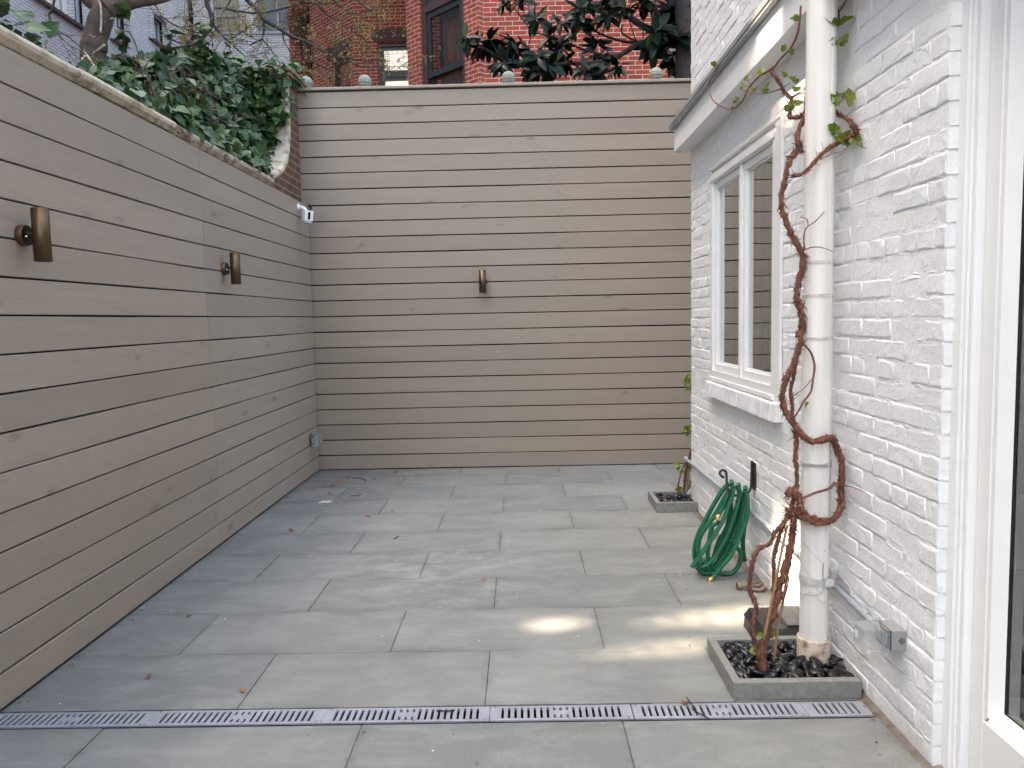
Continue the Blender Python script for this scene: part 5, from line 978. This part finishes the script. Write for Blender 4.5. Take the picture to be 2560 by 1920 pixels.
# ------------------------------------------------------------------ ivy over the garden wall
iv = thing('ivy', 'dense dark green ivy spilling over the old wall behind the left fence', 'ivy', (-2.1, 5, 2.5)); rng = random.Random(17)
def top_z(y):
    pts = [(2.4,2.66),(3.0,2.68),(3.6,2.68),(4.1,2.72),(4.5,2.86),(5.0,3.06),(5.5,3.24),(5.9,3.40),(6.3,3.46),(6.7,3.52),(7.1,3.56)]
    for (a, za), (b_, zb) in zip(pts, pts[1:]):
        if a <= y <= b_: return za+(zb-za)*(y-a)/(b_-a)
    return 2.7
mb = MB(); st = MB()
def swoop_y(z):
    for a, b_ in zip(sw, sw[1:]):
        if a.z <= z <= b_.z: return a.y+(b_.y-a.y)*(z-a.z)/(b_.z-a.z)
    return 6.74
cnt = 0
while cnt < 3300:
    y = rng.uniform(2.4, 7.05); zt = top_z(y); u_ = rng.random()
    if 3.5 < y < 4.25 and u_ > .35: continue
    if rng.random() > (.13 if y < 3.9 else .35 if y < 4.5 else 1.0): continue
    if y < 6.25 or u_ > .9:
        # bank: from the coping's back edge rising backwards
        z = 2.505+(zt-2.505)*u_; x = -1.955-.40*u_**.8+rng.gauss(0,.035)
        if z < 2.58: x -= rng.uniform(0,.05)
        if y > 6.0 and rng.random() < .5 and z < 2.64: continue
        nn = Vector((.75, -.35, .75))
    else:
        z = 2.62+(3.52-2.62)*u_; y = swoop_y(z)-abs(rng.gauss(.05,.05)); x = rng.uniform(-2.42, -1.985 if z > 3.05 else -2.06)
        if z < 2.9 and x > -2.14 and rng.random() < .85: continue
        nn = Vector((.35, -1.0, .55))
    p = Vector((x, y, z+rng.gauss(0,.02))); p += nn*rng.uniform(-.03,.05)
    d_ = Vector((rng.gauss(.25,.45), rng.gauss(-.35,.5), rng.gauss(-.45,.4))); n2 = nn+Vector((rng.gauss(0,.42), rng.gauss(0,.42), rng.gauss(0,.38)))
    mb.tone = min(1, max(0, rng.gauss(.45,.27))) if rng.random() > .05 else 1.0
    L = rng.uniform(.045,.104) if y > 3.9 else rng.uniform(.05,.09)
    mb.leaf(p, d_, n2, L, IVY, rng.uniform(.05,.3), rng.uniform(-.05,.35)); cnt += 1
# upright shoots above the bank and stragglers round the pier
for base, h_ in ((Vector((-2.25,5.72,3.3)),.26), (Vector((-2.3,5.98,3.4)),.22), (Vector((-2.2,5.45,3.2)),.2), (Vector((-2.35,4.75,3.05)),.22), (Vector((-2.3,6.3,3.45)),.16), (Vector((-2.25,5.1,3.1)),.18)):
    p2 = [base, base+Vector((rng.gauss(0,.03), rng.gauss(0,.03), h_*.5)), base+Vector((rng.gauss(0,.05), rng.gauss(0,.05), h_))]; st.tube(p2, [.004,.003,.002], 5)
    for i in range(11):
        t = rng.random(); mb.tone = rng.uniform(.3,.9); mb.leaf(p2[0].lerp(p2[2], t), Vector((rng.gauss(0,1), rng.gauss(-.3,.8), rng.gauss(-.1,.3))), Vector((rng.gauss(.2,.4), rng.gauss(-.3,.3), 1)), rng.uniform(.05,.1), IVY, .15, .2)
for i in range(130):
    p = Vector((rng.uniform(-2.44,-1.88), rng.uniform(6.50,7.1), rng.uniform(3.44,3.63))); mb.tone = rng.uniform(.2,.9); mb.leaf(p, Vector((rng.gauss(.4,.6), rng.gauss(-.4,.6), rng.gauss(-.3,.3))), Vector((rng.gauss(.2,.4), rng.gauss(-.5,.3), 1)), rng.uniform(.05,.1), IVY, .15, .25)
for i in range(14):
    p = Vector((rng.uniform(-1.99,-1.93), rng.uniform(6.68,6.76), rng.uniform(3.12,3.42))); mb.tone = rng.uniform(.2,.9); mb.leaf(p, Vector((rng.gauss(.6,.5), rng.gauss(-.4,.4), rng.gauss(-.5,.3))), Vector((.6,-.8,rng.gauss(.3,.3))), rng.uniform(.06,.1), IVY, .15, .25)
for i in range(34):
    p = Vector((rng.uniform(-2.08,-1.96), rng.uniform(2.65,3.35), rng.uniform(2.50,2.66))); mb.tone = rng.uniform(.2,.9); mb.leaf(p, Vector((rng.gauss(.4,.6), rng.gauss(-.4,.5), rng.gauss(0,.5))), Vector((.6,-.6,rng.gauss(.6,.3))), rng.uniform(.05,.085), IVY, .15, .25)
for i in range(120):
    p = Vector((rng.uniform(-1.96,-1.895), rng.uniform(3.9,6.0), rng.uniform(2.49,2.60))); mb.tone = rng.uniform(.2,.95); mb.leaf(p, Vector((rng.gauss(.6,.5), rng.gauss(-.3,.5), rng.gauss(-.4,.4))), Vector((.8, rng.gauss(-.3,.3), rng.gauss(.7,.3))), rng.uniform(.05,.095), IVY, .15, .25)
for _ in range(60):
    y = rng.uniform(4.2, 6.7); z = rng.uniform(2.62, top_z(y)); x = -2.0-.35*(z-2.6)/.9; p = [Vector((x, y, z))]
    for k_ in range(4): p.append(p[-1]+Vector((rng.gauss(0,.03), rng.gauss(0,.09), rng.gauss(-.03,.05))))
    st.tube(smooth(p, 3), .003, 5)
mb.build('leaves', 'ivy', iv); tag(st.build('stem', 'barevine', iv), kind='stuff')
m_ = MB()
for i in range(16): p = Vector((rng.uniform(-2.3,-2.0), rng.uniform(5.9,6.3), rng.uniform(2.66,2.72))) if i < 10 else Vector((rng.uniform(-2.2,-2.0), rng.uniform(4.0,5.4), rng.uniform(2.62,2.95))); m_.tone = rng.random(); m_.leaf(p, Vector((rng.gauss(0,1), rng.gauss(0,1), .1)), Vector((rng.gauss(0,.4), -.3, 1)), rng.uniform(.05,.1), OVAL, .4, .2)
m_.build('dead_leaves', 'dry', iv)
# small dark shrub behind the ivy at the left
sh = thing('shrub', 'small-leaved dark shrub behind the stone coping at the left', 'shrub', (-2.8, 4, 2.5)); mb = MB()
for _ in range(900):
    t = rng.random(); y = 3.3+t*1.9; c = Vector((-2.62-.25*t, y, 2.72+.14*sin(t*9)+.10*t)); p = c+Vector((rng.gauss(0,.09), rng.gauss(0,.1), rng.gauss(.0,.085))); mb.tone = rng.random()
    mb.leaf(p, Vector((rng.gauss(0,1), rng.gauss(0,1), rng.gauss(.2,.6))), Vector((rng.gauss(.3,.6), rng.gauss(-.4,.6), 1)), rng.uniform(.018,.034), SMALL, .15, .2)
mb.build('leaves', 'shrub', sh); mb = MB()
for _ in range(40):
    y = rng.uniform(3.3,5.2); p = Vector((-2.7, y, 2.4)); mb.tube([p, p+Vector((rng.gauss(0,.05), rng.gauss(0,.08), .25)), p+Vector((rng.gauss(0,.1), rng.gauss(0,.14), .48))], [.004,.003,.0015], 5)
mb.build('stem', 'twig', sh)

# ------------------------------------------------------------------ budding tree behind the left wall
tr = thing('budding_tree', 'tree with thick brown trunk and thin budding twigs behind the ivy', 'tree', (-3.5, 6.5, 0)); mb = MB(); rng = random.Random(44)
tk = [Vector((-3.50,6.5,-.1)), Vector((-3.49,6.5,1.2)), Vector((-3.49,6.5,2.6))]+P['trunk'][1:]; p = smooth(tk, 5); mb.tube(p, [.115-.03*min(1,i/len(p))+.004*sin(i*.7) for i in range(len(p))], 18, True, .015, rng); mb.build('trunk', 'tree', tr)
mb = MB()
for nm, a, b_ in (('limbL', .062, .035), ('limbR', .080, .025), ('limbU', .055, .03)): p = smooth(P[nm], 5); mb.tube(p, [r_*(1+.04*sin(i*.9)) for i, r_ in enumerate(ramp_r(len(p), a, b_))], 16, True, .015, rng)
mb.build('limb', 'tree', tr)
mb = MB()
for pts in ([(-3.40,6.42,3.25),(-3.52,6.40,3.52),(-3.42,6.42,3.60),(-3.33,6.42,3.66)], [(-3.50,6.41,3.62),(-3.44,6.40,3.52),(-3.38,6.40,3.42),(-3.36,6.41,3.30)], [(-3.36,6.42,3.75),(-3.335,6.40,3.95),(-3.38,6.38,4.15),(-3.33,6.40,4.3)], [(-3.18,6.45,4.02),(-3.19,6.44,4.2),(-3.17,6.46,4.4)]): mb.tube(smooth([Vector(q) for q in pts], 5), .009, 7)
mb.build('creeper_stem', 'coping', tr)
tw = MB(); bd = MB()
def bud_twig(base, d_, L, depth):
    p = [base]; dd = d_.normalized()
    for i in range(5): dd = (dd+Vector((rng.gauss(0,.16), rng.gauss(0,.16), rng.gauss(.02,.14)))).normalized(); p.append(p[-1]+dd*L/5)
    tw.tube(p, ramp_r(6, .0030 if depth else .0045, .0012), 4)
    for q in p[1:]:
        for _ in range(rng.choice((1,2,3,3,4))):
            bd.tone = rng.random(); bd.leaf(q+Vector((rng.gauss(0,.012), rng.gauss(0,.012), rng.gauss(0,.012))), Vector((rng.gauss(0,1), rng.gauss(0,1), rng.gauss(.3,.8))), Vector((rng.gauss(0,1), -1, rng.gauss(0,1))), rng.uniform(.012,.030), SMALL, .1, .1)
    if depth < 2:
        for q in p[1:]:
            if rng.random() < .5: bud_twig(q, dd+Vector((rng.gauss(0,.7), rng.gauss(0,.6), rng.gauss(0,.6))), L*.55, depth+1)
th = {'tw_t1':(.026,.010), 'tw_t3':(.026,.014), 'tw_t4':(.014,.005), 'tw_t7':(.012,.006), 'tw_t2':(.014,.006), 'tw_t5':(.012,.004)}
for nm in [k_ for k_ in P if k_.startswith('tw_t')]:
    a, b_ = th.get(nm, (.010,.004)); p = smooth(P[nm], 5); tw.tube(p, ramp_r(len(p), a, b_), 6, True, .08, rng)
    for i in range(2, len(p), 3):
        if rng.random() < .6:
            t = (p[min(i+1,len(p)-1)]-p[i-1]).normalized(); bud_twig(p[i], t*.8+Vector((rng.gauss(0,.6), rng.gauss(0,.5), rng.gauss(.15,.6))), rng.uniform(.25,.6), 0 if rng.random() < .3 else 1)
for x_, z_ in [(-1.9-rng.random()*5, 4.75+rng.random()*.9) for _ in range(9)]: bud_twig(Vector((x_, 7.6+rng.uniform(-.4,.6), z_)), Vector((rng.gauss(.6,.6), rng.gauss(0,.4), rng.gauss(-.1,.35))), rng.uniform(.3,.6), 0)
for x_, z_ in [(rng.uniform(-2.1,-1.2), rng.uniform(3.85,4.15)) for _ in range(3)]: bud_twig(Vector((x_, 7.7, z_)), Vector((1, rng.gauss(0,.3), rng.gauss(0,.15))), rng.uniform(.3,.5), 1)
tag(tw.build('twig', 'twig', tr), kind='stuff'); tag(bd.build('buds', 'bud', tr), kind='stuff')

# ------------------------------------------------------------------ magnolia behind the far fence
mg = thing('magnolia_tree', 'magnolia with big glossy dark leaves behind the far fence', 'tree', (1.9, 8.6, 0)); mb = MB(); rng = random.Random(52)
p = smooth([Vector((1.86,8.6,-.1)), Vector((1.85,8.6,2.0))]+P['mag_trunk'], 4); mb.tube(p, ramp_r(len(p), .15, .10), 14, True, .06, rng); mb.build('trunk', 'twig', mg)
mb = MB()
for nm, a, b_ in (('mag_b1',.045,.012),('mag_b2',.034,.042),('mag_b3',.018,.008),('mag_b4',.020,.007),('mag_b5',.012,.007),('mag_b6',.014,.006),('mag_b7',.016,.007),('mag_b8',.018,.012),('mag_b9',.012,.006),('mag_b10',.010,.012)): p = smooth(P[nm], 4); mb.tube(p, ramp_r(len(p), a, b_), 8, True, .06, rng)
lv = MB(); segs_ = [q for nm in ('mag_b1','mag_b2','mag_b3','mag_b4','mag_b6','mag_b7','mag_b8') for q in smooth(P[nm], 4)]
def mleaf(b, d_, n_, L):
    """long leaf as a bent strip, folded along its midrib"""
    d_ = d_.normalized(); n_ = (n_-d_*n_.dot(d_)).normalized(); s_ = d_.cross(n_); vs = []; bend = rng.uniform(.0,.35); fold = rng.uniform(.05,.35); F = []
    for i, (u_, w_) in enumerate(((0,.01),(.12,.09),(.3,.165),(.5,.19),(.7,.165),(.87,.09),(1,.004))):
        c = b+d_*(L*u_)-n_*(bend*L*u_*u_)
        for k_ in (-1,0,1): vs.append(c+s_*(k_*w_*L)+n_*(abs(k_)*w_*L*fold))
    for i in range(6):
        for k_ in (0,1): F.append((i*3+k_, i*3+k_+1, i*3+k_+4, i*3+k_+3))
    lv.add(vs, F, True)
for i, c in enumerate(P['mag_c']):
    q = min(segs_, key=lambda s_: (s_-c).length); ax = (c-q); ax = ax.normalized() if ax.length > .05 else Vector((-.6,-.3,.4)); mb.tube([q, q.lerp(c, .5)+Vector((0,0,.02)), c], [.008,.006,.005], 6)
    ax = (ax+Vector((-.25,-.1,.25))).normalized(); big = c.x > 1.35; n = rng.randint(13, 18)+(9 if big and c.z > 4.4 else 0)
    for k_ in range(n):
        a = k_*2.4+rng.uniform(-.3,.3); o1 = ax.orthogonal().normalized(); o2 = ax.cross(o1); sp = o1*cos(a)+o2*sin(a); up = rng.uniform(-.35,.75)
        d_ = sp+ax*up+Vector((rng.gauss(0,.3),rng.gauss(0,.3),rng.gauss(-.3,.3))); lv.tone = 1.0 if rng.random() < .04 else rng.uniform(0,.55); mleaf(c-ax*rng.uniform(0,.05), d_, ax+Vector((rng.gauss(0,.3), rng.gauss(-.2,.3), .5)), rng.uniform(.14,.235)*(1.25 if big else 1))
# upper crown above the fence line: boughs carrying more of the same leaf rosettes
tops = []
while len(tops) < 95:
    q = Vector((rng.uniform(-1,1), rng.uniform(-1,1), rng.uniform(-1,1)))
    if .35 < q.length < 1: c = Vector((1.75+2.5*q.x, 8.75+1.25*q.y, 6.75+1.75*q.z)); tops += [c] if c.z > 5.3 else []
bough = smooth([P['mag_trunk'][-1], Vector((1.8,8.65,6.0)), Vector((1.7,8.75,7.0)), Vector((1.75,8.8,8.0))], 6); mb.tube(bough, ramp_r(len(bough), .10, .03), 10, True, .06, rng)
for c in tops:
    q = min(bough, key=lambda s_: abs(s_.z-(c.z-.5))); m1 = q.lerp(c, .55)+Vector((0,0,-.12)); mb.tube(smooth([q, m1, c], 4), ramp_r(9, .022, .006), 5)
    ax = ((c-q).normalized()+Vector((0,0,.35))).normalized()
    for k_ in range(17):
        a = k_*2.4+rng.uniform(-.3,.3); o1 = ax.orthogonal().normalized(); o2 = ax.cross(o1); lv.tone = 1.0 if rng.random() < .04 else rng.uniform(0,.55)
        mleaf(c-ax*rng.uniform(0,.12), o1*cos(a)+o2*sin(a)+ax*rng.uniform(-.5,.6)+Vector((0,0,-.2)), ax+Vector((rng.gauss(0,.3), rng.gauss(-.2,.3), .5)), rng.uniform(.17,.26))
mb.build('branch', 'twig', mg); lv.build('leaves', 'magnolia', mg)

# ------------------------------------------------------------------ red brick house behind
rh = thing('brick_house', 'red brick house with canted bay and brown stone lintels behind the far fence', 'house', (0, 15, 0)); mb = MB()
D1 = Vector((-1, 1, 0)).normalized(); Rg = Vector((-.527, 11.717, -.2)); H = 9.6
holed_wall(mb, Vector((-.463, 11.8, -.2)), X, Z, 5.5, H, [], .1)
def wl(o, u, W, holes, depth=.1, u0=0.): holed_wall(mb, o, u, Z, W, H, holes, depth, u0)
# canted bay side seen from the yard: u runs from far end towards the ridge
e1 = Rg+D1*1.752; wl(e1, -D1, 1.752, [(.328, 1.417, 4.0, 8.6)], .09)
mb.quad(Rg, Vector((-.463, 11.80, -.2)), Vector((-.463, 11.80, H-.2)), Rg+Z*H, [(0,0),(.105,0),(.105,H),(0,H)])
wl(e1+Vector((0, 3.2, 0)), -Y, 3.2, [])
wl(Vector((-3.235, 15.9, -.2)), X, 2.4, [(.475, 1.55, 4.6, 7.12)], .12)
E0 = Vector((-3.235, 15.9, -.2)); E1 = E0+D1*1.634; wl(E1, -D1, 1.634, [(.79, 1.455, 4.6, 7.02)], .12)
mb.quad(Vector((E1.x, 17.5, -.2)), E1, E1+Z*H, Vector((E1.x, 17.5, H-.2)), [(0,0),(.45,0),(.45,H),(0,H)])
wl(Vector((-4.985, 17.5, -.2)), X, 4.985+E1.x, []); wl(Vector((-4.985, 25, -.2)), -Y, 7.5, [])
mb.quad((-4.985,25,H-.2), (-4.985,11.7,H-.2), (5.03,11.7,H-.2), (5.03,25,H-.2)); mb.build('wall', 'red', rh)
ln = MB(); ln.box(-2.865, -1.7, 15.872, 15.95, 6.935, 7.19, .004); ln.build('lintel', 'brownstone', rh)
ln = MB(); ln.obox(E0+D1*.10+Z*7.03+Vector((-.0205,-.0205,0)), D1, Z, Vector((.7071,.7071,0)), .89, .235, .08); ln.build('lintel', 'brownstone', rh)
Nb = Vector((.7071, .7071, 0))                                      # into the bay
def ring(name, m, parent, o, u, n_, rect, wd, dp):
    s_ = MB(); bars(s_, o, u, Z, n_, rect, wd, dp); return s_.build(name, m, parent)
o = Rg+Vector((0,0,.2)); f1 = ring('window', 'brownpaint', rh, o+Nb*.10, D1, -Nb, (.33, 1.427, 3.8, 8.4), .105, .05)
s_ = MB(); s_.obox(o+Nb*.12+D1*.436+Z*6.24, D1, Z, -Nb, .885, .11, .075); s_.build('transom_bar', 'brownpaint', f1)
ring('sash', 'greenpaint', f1, o+Nb*.12, D1, -Nb, (.436, 1.321, 5.235, 6.235), .085, .045); ring('sash', 'greenpaint', f1, o+Nb*.17, D1, -Nb, (.436, 1.321, 4.2, 5.32), .085, .045); ring('sash', 'greenpaint', f1, o+Nb*.12, D1, -Nb, (.436, 1.321, 6.352, 7.6), .07, .045)
for z0, z1, dd in ((5.30, 6.17, .105), (4.2, 5.25, .155), (6.40, 7.55, .105)):
    s_ = MB(); a = o+Nb*dd+D1*.50; b_ = o+Nb*dd+D1*1.26; s_.quad(b_+Z*z0, a+Z*z0, a+Z*z1, b_+Z*z1); s_.build('pane', 'glass_old', f1)
sh_ = MB(); so_ = o+Nb*.36
sh_.obox(so_+D1*.62+Z*4.0, D1, Z, Nb, .64, 3.2, .02)
for z0, z1 in ((4.1,4.75),(4.85,5.34),(5.48,6.06),(6.14,6.9)):
    for a, b_ in ((.66,.88),(.93,1.2)): bars(sh_, so_+Z*0, D1, Z, -Nb, (a, b_, z0, z1), .028, .016); sh_.obox(so_+D1*(a+.055)+Z*(z0+.055), D1, Z, -Nb, b_-a-.11, z1-z0-.11, .010)
sh_.build('shutter', 'shutter', f1)
s_ = MB(); a = o+Nb*.9+D1*(-.2); b_ = o+Nb*.9+D1*2.0; s_.quad(b_+Z*3, a+Z*3, a+Z*8.5, b_+Z*8.5); c = o+Nb*.2+D1*.28; s_.quad(a+Z*3, c+Z*3, c+Z*8.5, a+Z*8.5); s_.build('room_behind', 'interior', f1)
o = Vector((0, 15.9, 0)); f2 = ring('window', 'brownpaint', rh, Vector((0,16.0,0)), X, -Y, (-2.762, -1.685, 4.4, 6.92), .055, .06)
s_ = MB(); s_.box(-2.706, -1.74, 15.96, 16.02, 6.27, 6.345); s_.build('transom_bar', 'brownpaint', f2)
ring('sash', 'greenpaint', f2, Vector((0,16.03,0)), X, -Y, (-2.705, -1.741, 6.346, 6.864), .055, .05); ring('sash', 'greenpaint', f2, Vector((0,16.03,0)), X, -Y, (-2.705, -1.741, 4.5, 6.268), .06, .05)
s_ = MB()
for z0 in (6.74, 6.42):
    for i in range(9):
        x0 = -2.63+i*.1; c = Vector((x0+.05, 16.0, z0+.03)); q = [c+Vector((.028*cos(a), 0, .028*sin(a))) for a in [j*pi/3 for j in range(7)]]; s_.tube(q, .0035, 4)
    s_.box(-2.65, -1.79, 15.997, 16.003, z0-.012, z0-.006); s_.box(-2.65, -1.79, 15.997, 16.003, z0+.068, z0+.074)
for x0 in (-2.625, -2.585, -2.55): s_.box(x0-.003, x0+.003, 15.996, 16.004, 6.42, 6.80)
for i in range(7): s_.box(-2.65, -2.55, 15.9965, 16.0035, 6.46+i*.045, 6.465+i*.045)
s_.tube(smooth([Vector((-2.55+.09*i, 16.0, 6.66+.03*cos(i*1.57))) for i in range(9)], 4), .004, 4); s_.build('leading', 'leadglass', f2)
for z0, z1 in ((6.39, 6.82), (4.6, 6.21)):
    s_ = MB(); s_.quad((-2.66,16.012,z0), (-1.79,16.012,z0), (-1.79,16.012,z1), (-2.66,16.012,z1)); s_.build('pane', 'glass_old', f2)
s_ = MB(); s_.quad((-2.8,16.14,4.4), (-1.7,16.14,4.4), (-1.7,16.14,6.9), (-2.8,16.14,6.9)); s_.build('lit_shade', 'litshade', f2)
s_ = MB(); s_.lathe((-2.19,16.08,6.085), Z, [(.0,0),(.03,.01),(.035,.03),(.02,.05),(0,.055)], 14); s_.build('lamp_bulb', 'litlamp', f2)
o = E0+Vector((0,0,.2)); f3 = ring('window', 'brownpaint', rh, o+Nb*.11, D1, -Nb, (.185, .838, 4.4, 6.80), .07, .05)
ring('sash', 'greenpaint', f3, o+Nb*.13, D1, -Nb, (.257, .766, 6.19, 6.728), .045, .04); ring('sash', 'greenpaint', f3, o+Nb*.17, D1, -Nb, (.257, .766, 4.5, 6.25), .045, .04)
s_ = MB(); a = o+Nb*.14+D1*.28; b_ = o+Nb*.14+D1*.745; s_.quad(b_+Z*4.5, a+Z*4.5, a+Z*6.7, b_+Z*6.7); s_.build('pane', 'glass_old', f3); s_ = MB(); a = o+Nb*.6-D1*.1; b_ = o+Nb*.6+D1*1.1; s_.quad(b_+Z*4, a+Z*4, a+Z*7, b_+Z*7); s_.build('room_behind', 'void', f3)
s_ = MB()
for dx in (0, .028, .056): s_.tube([Vector((2.29+dx, 11.74, -.2)), Vector((2.29+dx, 11.74, 11))], .016, 8)
s_.build('drainpipe', 'greypaint', rh)
cv = thing('climbing_vine', 'leafless brown creeper climbing the red brick walls above the ivy', 'vine', (-4.6, 17.2, 5)); rng = random.Random(61)
allv = []
for k_ in P:
    if k_[:2] in ('rv', 'rc') and len(k_) == 3:
        mb = MB(); p = smooth(P[k_], 5); p = [q+Vector((rng.gauss(0,.012), -.03, rng.gauss(0,.012))) for q in p]; mb.tube(p, ramp_r(len(p), .030, .016), 6, True, .1, rng); allv += p
        for _ in range(19):
            t = [rng.choice(p)]; slope = 0. if t[0].y > 17.2 else 1.
            for i in range(4): dx = rng.gauss(0,.09); t.append(t[-1]+Vector((dx, -dx*slope, rng.gauss(.03,.12))))
            mb.tube(t, [.010,.008,.007,.006,.004], 4)
        mb.build('stem', 'barevine', cv)
lv2 = MB()
for _ in range(200): lv2.tone = rng.random(); q = rng.choice(allv)+Vector((rng.gauss(0,.12), -.02, rng.gauss(0,.12))); lv2.leaf(q, Vector((rng.gauss(0,1), -.3, rng.gauss(0,1))), Vector((0,-1,.2)), rng.uniform(.03,.06), SMALL, .1, .1)
tag(lv2.build('dry_shoots', 'bud', cv), kind='stuff')

# ------------------------------------------------------------------ tall grey brick building, left
GX = -9.7
gb = thing('apartment_building', 'tall lilac grey brick building with steep receding wall at the upper left', 'building', (-14, 12, 0)); mb = MB()
gh = [(25-17.80, 25-15.75, 8.22, 10.2), (25-19.66, 25-18.95, 8.45, 9.45), (25-21.78, 25-20.98, 9.17, 9.85), (25-24.6, 25-22.9, 9.9, 11.4), (25-13.4, 25-11.6, 8.2, 10.2)]
BY = 24.
holed_wall(mb, Vector((GX, 25, -.2)), -Y, Z, 33., 11.7, gh, .16)
def pln(a, b_, c, d): mb.quad(a, b_, c, d, [(0,0),(1,0),(1,1),(0,1)])
mb.build('wall', 'grey', gb)
def gwin(par, o, u, n_, rect, panem, vbars=1, hbar=None):
    f_ = ring('window', 'greypaint', par, o+n_*.11, u, -n_, rect, .06, .05); a0, a1, b0, b1 = rect; s_ = MB()
    for i in range(1, vbars+1): c = a0+(a1-a0)*i/(vbars+1); s_.obox(o+n_*.11+u*(c-.025)+Z*(b0+.061), u, Z, -n_, .05, b1-b0-.122, .045)
    if hbar: s_.obox(o+n_*.105+u*(a0+.061)+Z*hbar, u, Z, -n_, a1-a0-.122, .05, .035)
    if s_.v: s_.build('mullion', 'greypaint', f_)
    s_ = MB(); A = o+n_*.085+u*(a0+.03); B = o+n_*.085+u*(a1-.03); q = (A+Z*b0, B+Z*b0, B+Z*b1, A+Z*b1); s_.quad(*q); s_.build('pane', 'glass_old', f_)
    s_ = MB(); A = o+n_*.15+u*a0; B = o+n_*.15+u*a1; s_.quad(A+Z*b0, B+Z*b0, B+Z*b1, A+Z*b1); s_.build('blind', panem, f_)
O = Vector((GX, 25, -.2))
for h_, m2, vb, hb in ((gh[0], 'paleblind', 2, None), (gh[1], 'paleblind', 1, None), (gh[2], 'void', 1, None), (gh[3], 'paleblind', 1, 10.6), (gh[4], 'paleblind', 1, None)):
    r = (h_[0], h_[1], h_[2]+.06, h_[3]); gwin(gb, O, -Y, -X, r, m2, vb, hb)
    s_ = MB(); s_.box(GX-.02, GX+.03, 25-h_[1]-.03, 25-h_[0]+.03, h_[2]-.2-.0, h_[2]-.2+.055); s_.build('window_sill', 'greypaint', gb)
# unseen sheet added to block the sun, its openings shaping the sun patches
def on_screen(p): t = (GX-.02-p.x)/SUN.x; q = p+SUN*t; return q.y, q.z
ops = []
for (px, py, pz), (wy, wz) in (((.09, 3.36, 0), (.10, .17)), ((.19, 3.375, 0), (.07, .12)), ((.30, 3.055, 0), (.035, .10)), ((.40, 3.068, 0), (.06, .11)), ((.51, 3.08, 0), (.085, .12)), ((.62, 3.10, 0), (.10, .12)), ((.72, 3.125, 0), (.08, .10)), ((.56, 3.36, 0), (.04, .12)), ((.68, 3.385, 0), (.09, .13)), ((.81, 3.41, 0), (.15, .14)), ((.95, 3.43, 0), (.20, .14)), ((1.08, 3.45, 0), (.22, .13)), ((XW, 3.50, .22), (.36, .34)), ((1.1, 3.47, 2.62), (.24, .34)), ((XW, 3.70, 2.29), (.05, .12))):
    y_, z_ = on_screen(Vector((px, py, pz))); ops.append((y_-wy/2, y_+wy/2, z_-wz/2, z_+wz/2))
mb = MB(); ylo, yhi, zlo, zhi = -9., 25., 11.5, 25.
ys = sorted({ylo, yhi, *[o_[0] for o_ in ops], *[o_[1] for o_ in ops]}); zs = sorted({zlo, zhi, *[o_[2] for o_ in ops], *[o_[3] for o_ in ops]})
for a, b_ in zip(ys, ys[1:]):
    for c, d in zip(zs, zs[1:]):
        if not any(o_[0] <= (a+b_)/2 <= o_[1] and o_[2] <= (c+d)/2 <= o_[3] for o_ in ops):
            mb.quad((GX-.005,b_,c), (GX-.005,a,c), (GX-.005,a,d), (GX-.005,b_,d), [(b_,c),(a,c),(a,d),(b_,d)]); mb.quad((GX-.03,a,c), (GX-.03,b_,c), (GX-.03,b_,d), (GX-.03,a,d), [(a,c),(b_,c),(b_,d),(a,d)])
mb.build('sun_blocker', 'grey', gb)
mb = MB(); mb.box(GX-9, GX-.17, -8, 26, -.2, 11.45); mb.build('building_core', 'interior', gb)
# and the wing facing the camera
g2 = thing('apartment_building', 'lilac grey brick wing facing the camera between tree and red house, with blinds', 'building', (-7, 26, 0)); mb = MB()
h2 = [(9.75-9.12+.0, 9.75-8.33, 10.3, 12.4), (9.75-7.86, 9.75-6.55, 10.28, 12.4)]
holed_wall(mb, Vector((-9.72, BY, -.2)), X, Z, 6., 16., h2, .16); mb.build('wall', 'grey', g2); O = Vector((-9.72, BY, -.2))
gwin(g2, O, X, Y, (h2[0][0], h2[0][1], 10.36, 12.4), 'curtain', 0, 10.85); gwin(g2, O, X, Y, (h2[1][0], h2[1][1], 10.34, 12.4), 'paleblind', 1)
for h_ in h2: s_ = MB(); s_.box(-9.72+h_[0]-.05, -9.72+h_[1]+.05, BY-.05, BY+.02, h_[2]-.2, h_[2]-.2+.055); s_.build('window_sill', 'greypaint', g2)
mb = MB(); mb.box(-9.72, -3.7, BY+.17, BY+8, -.2, 15.7); mb.build('building_core', 'interior', g2)
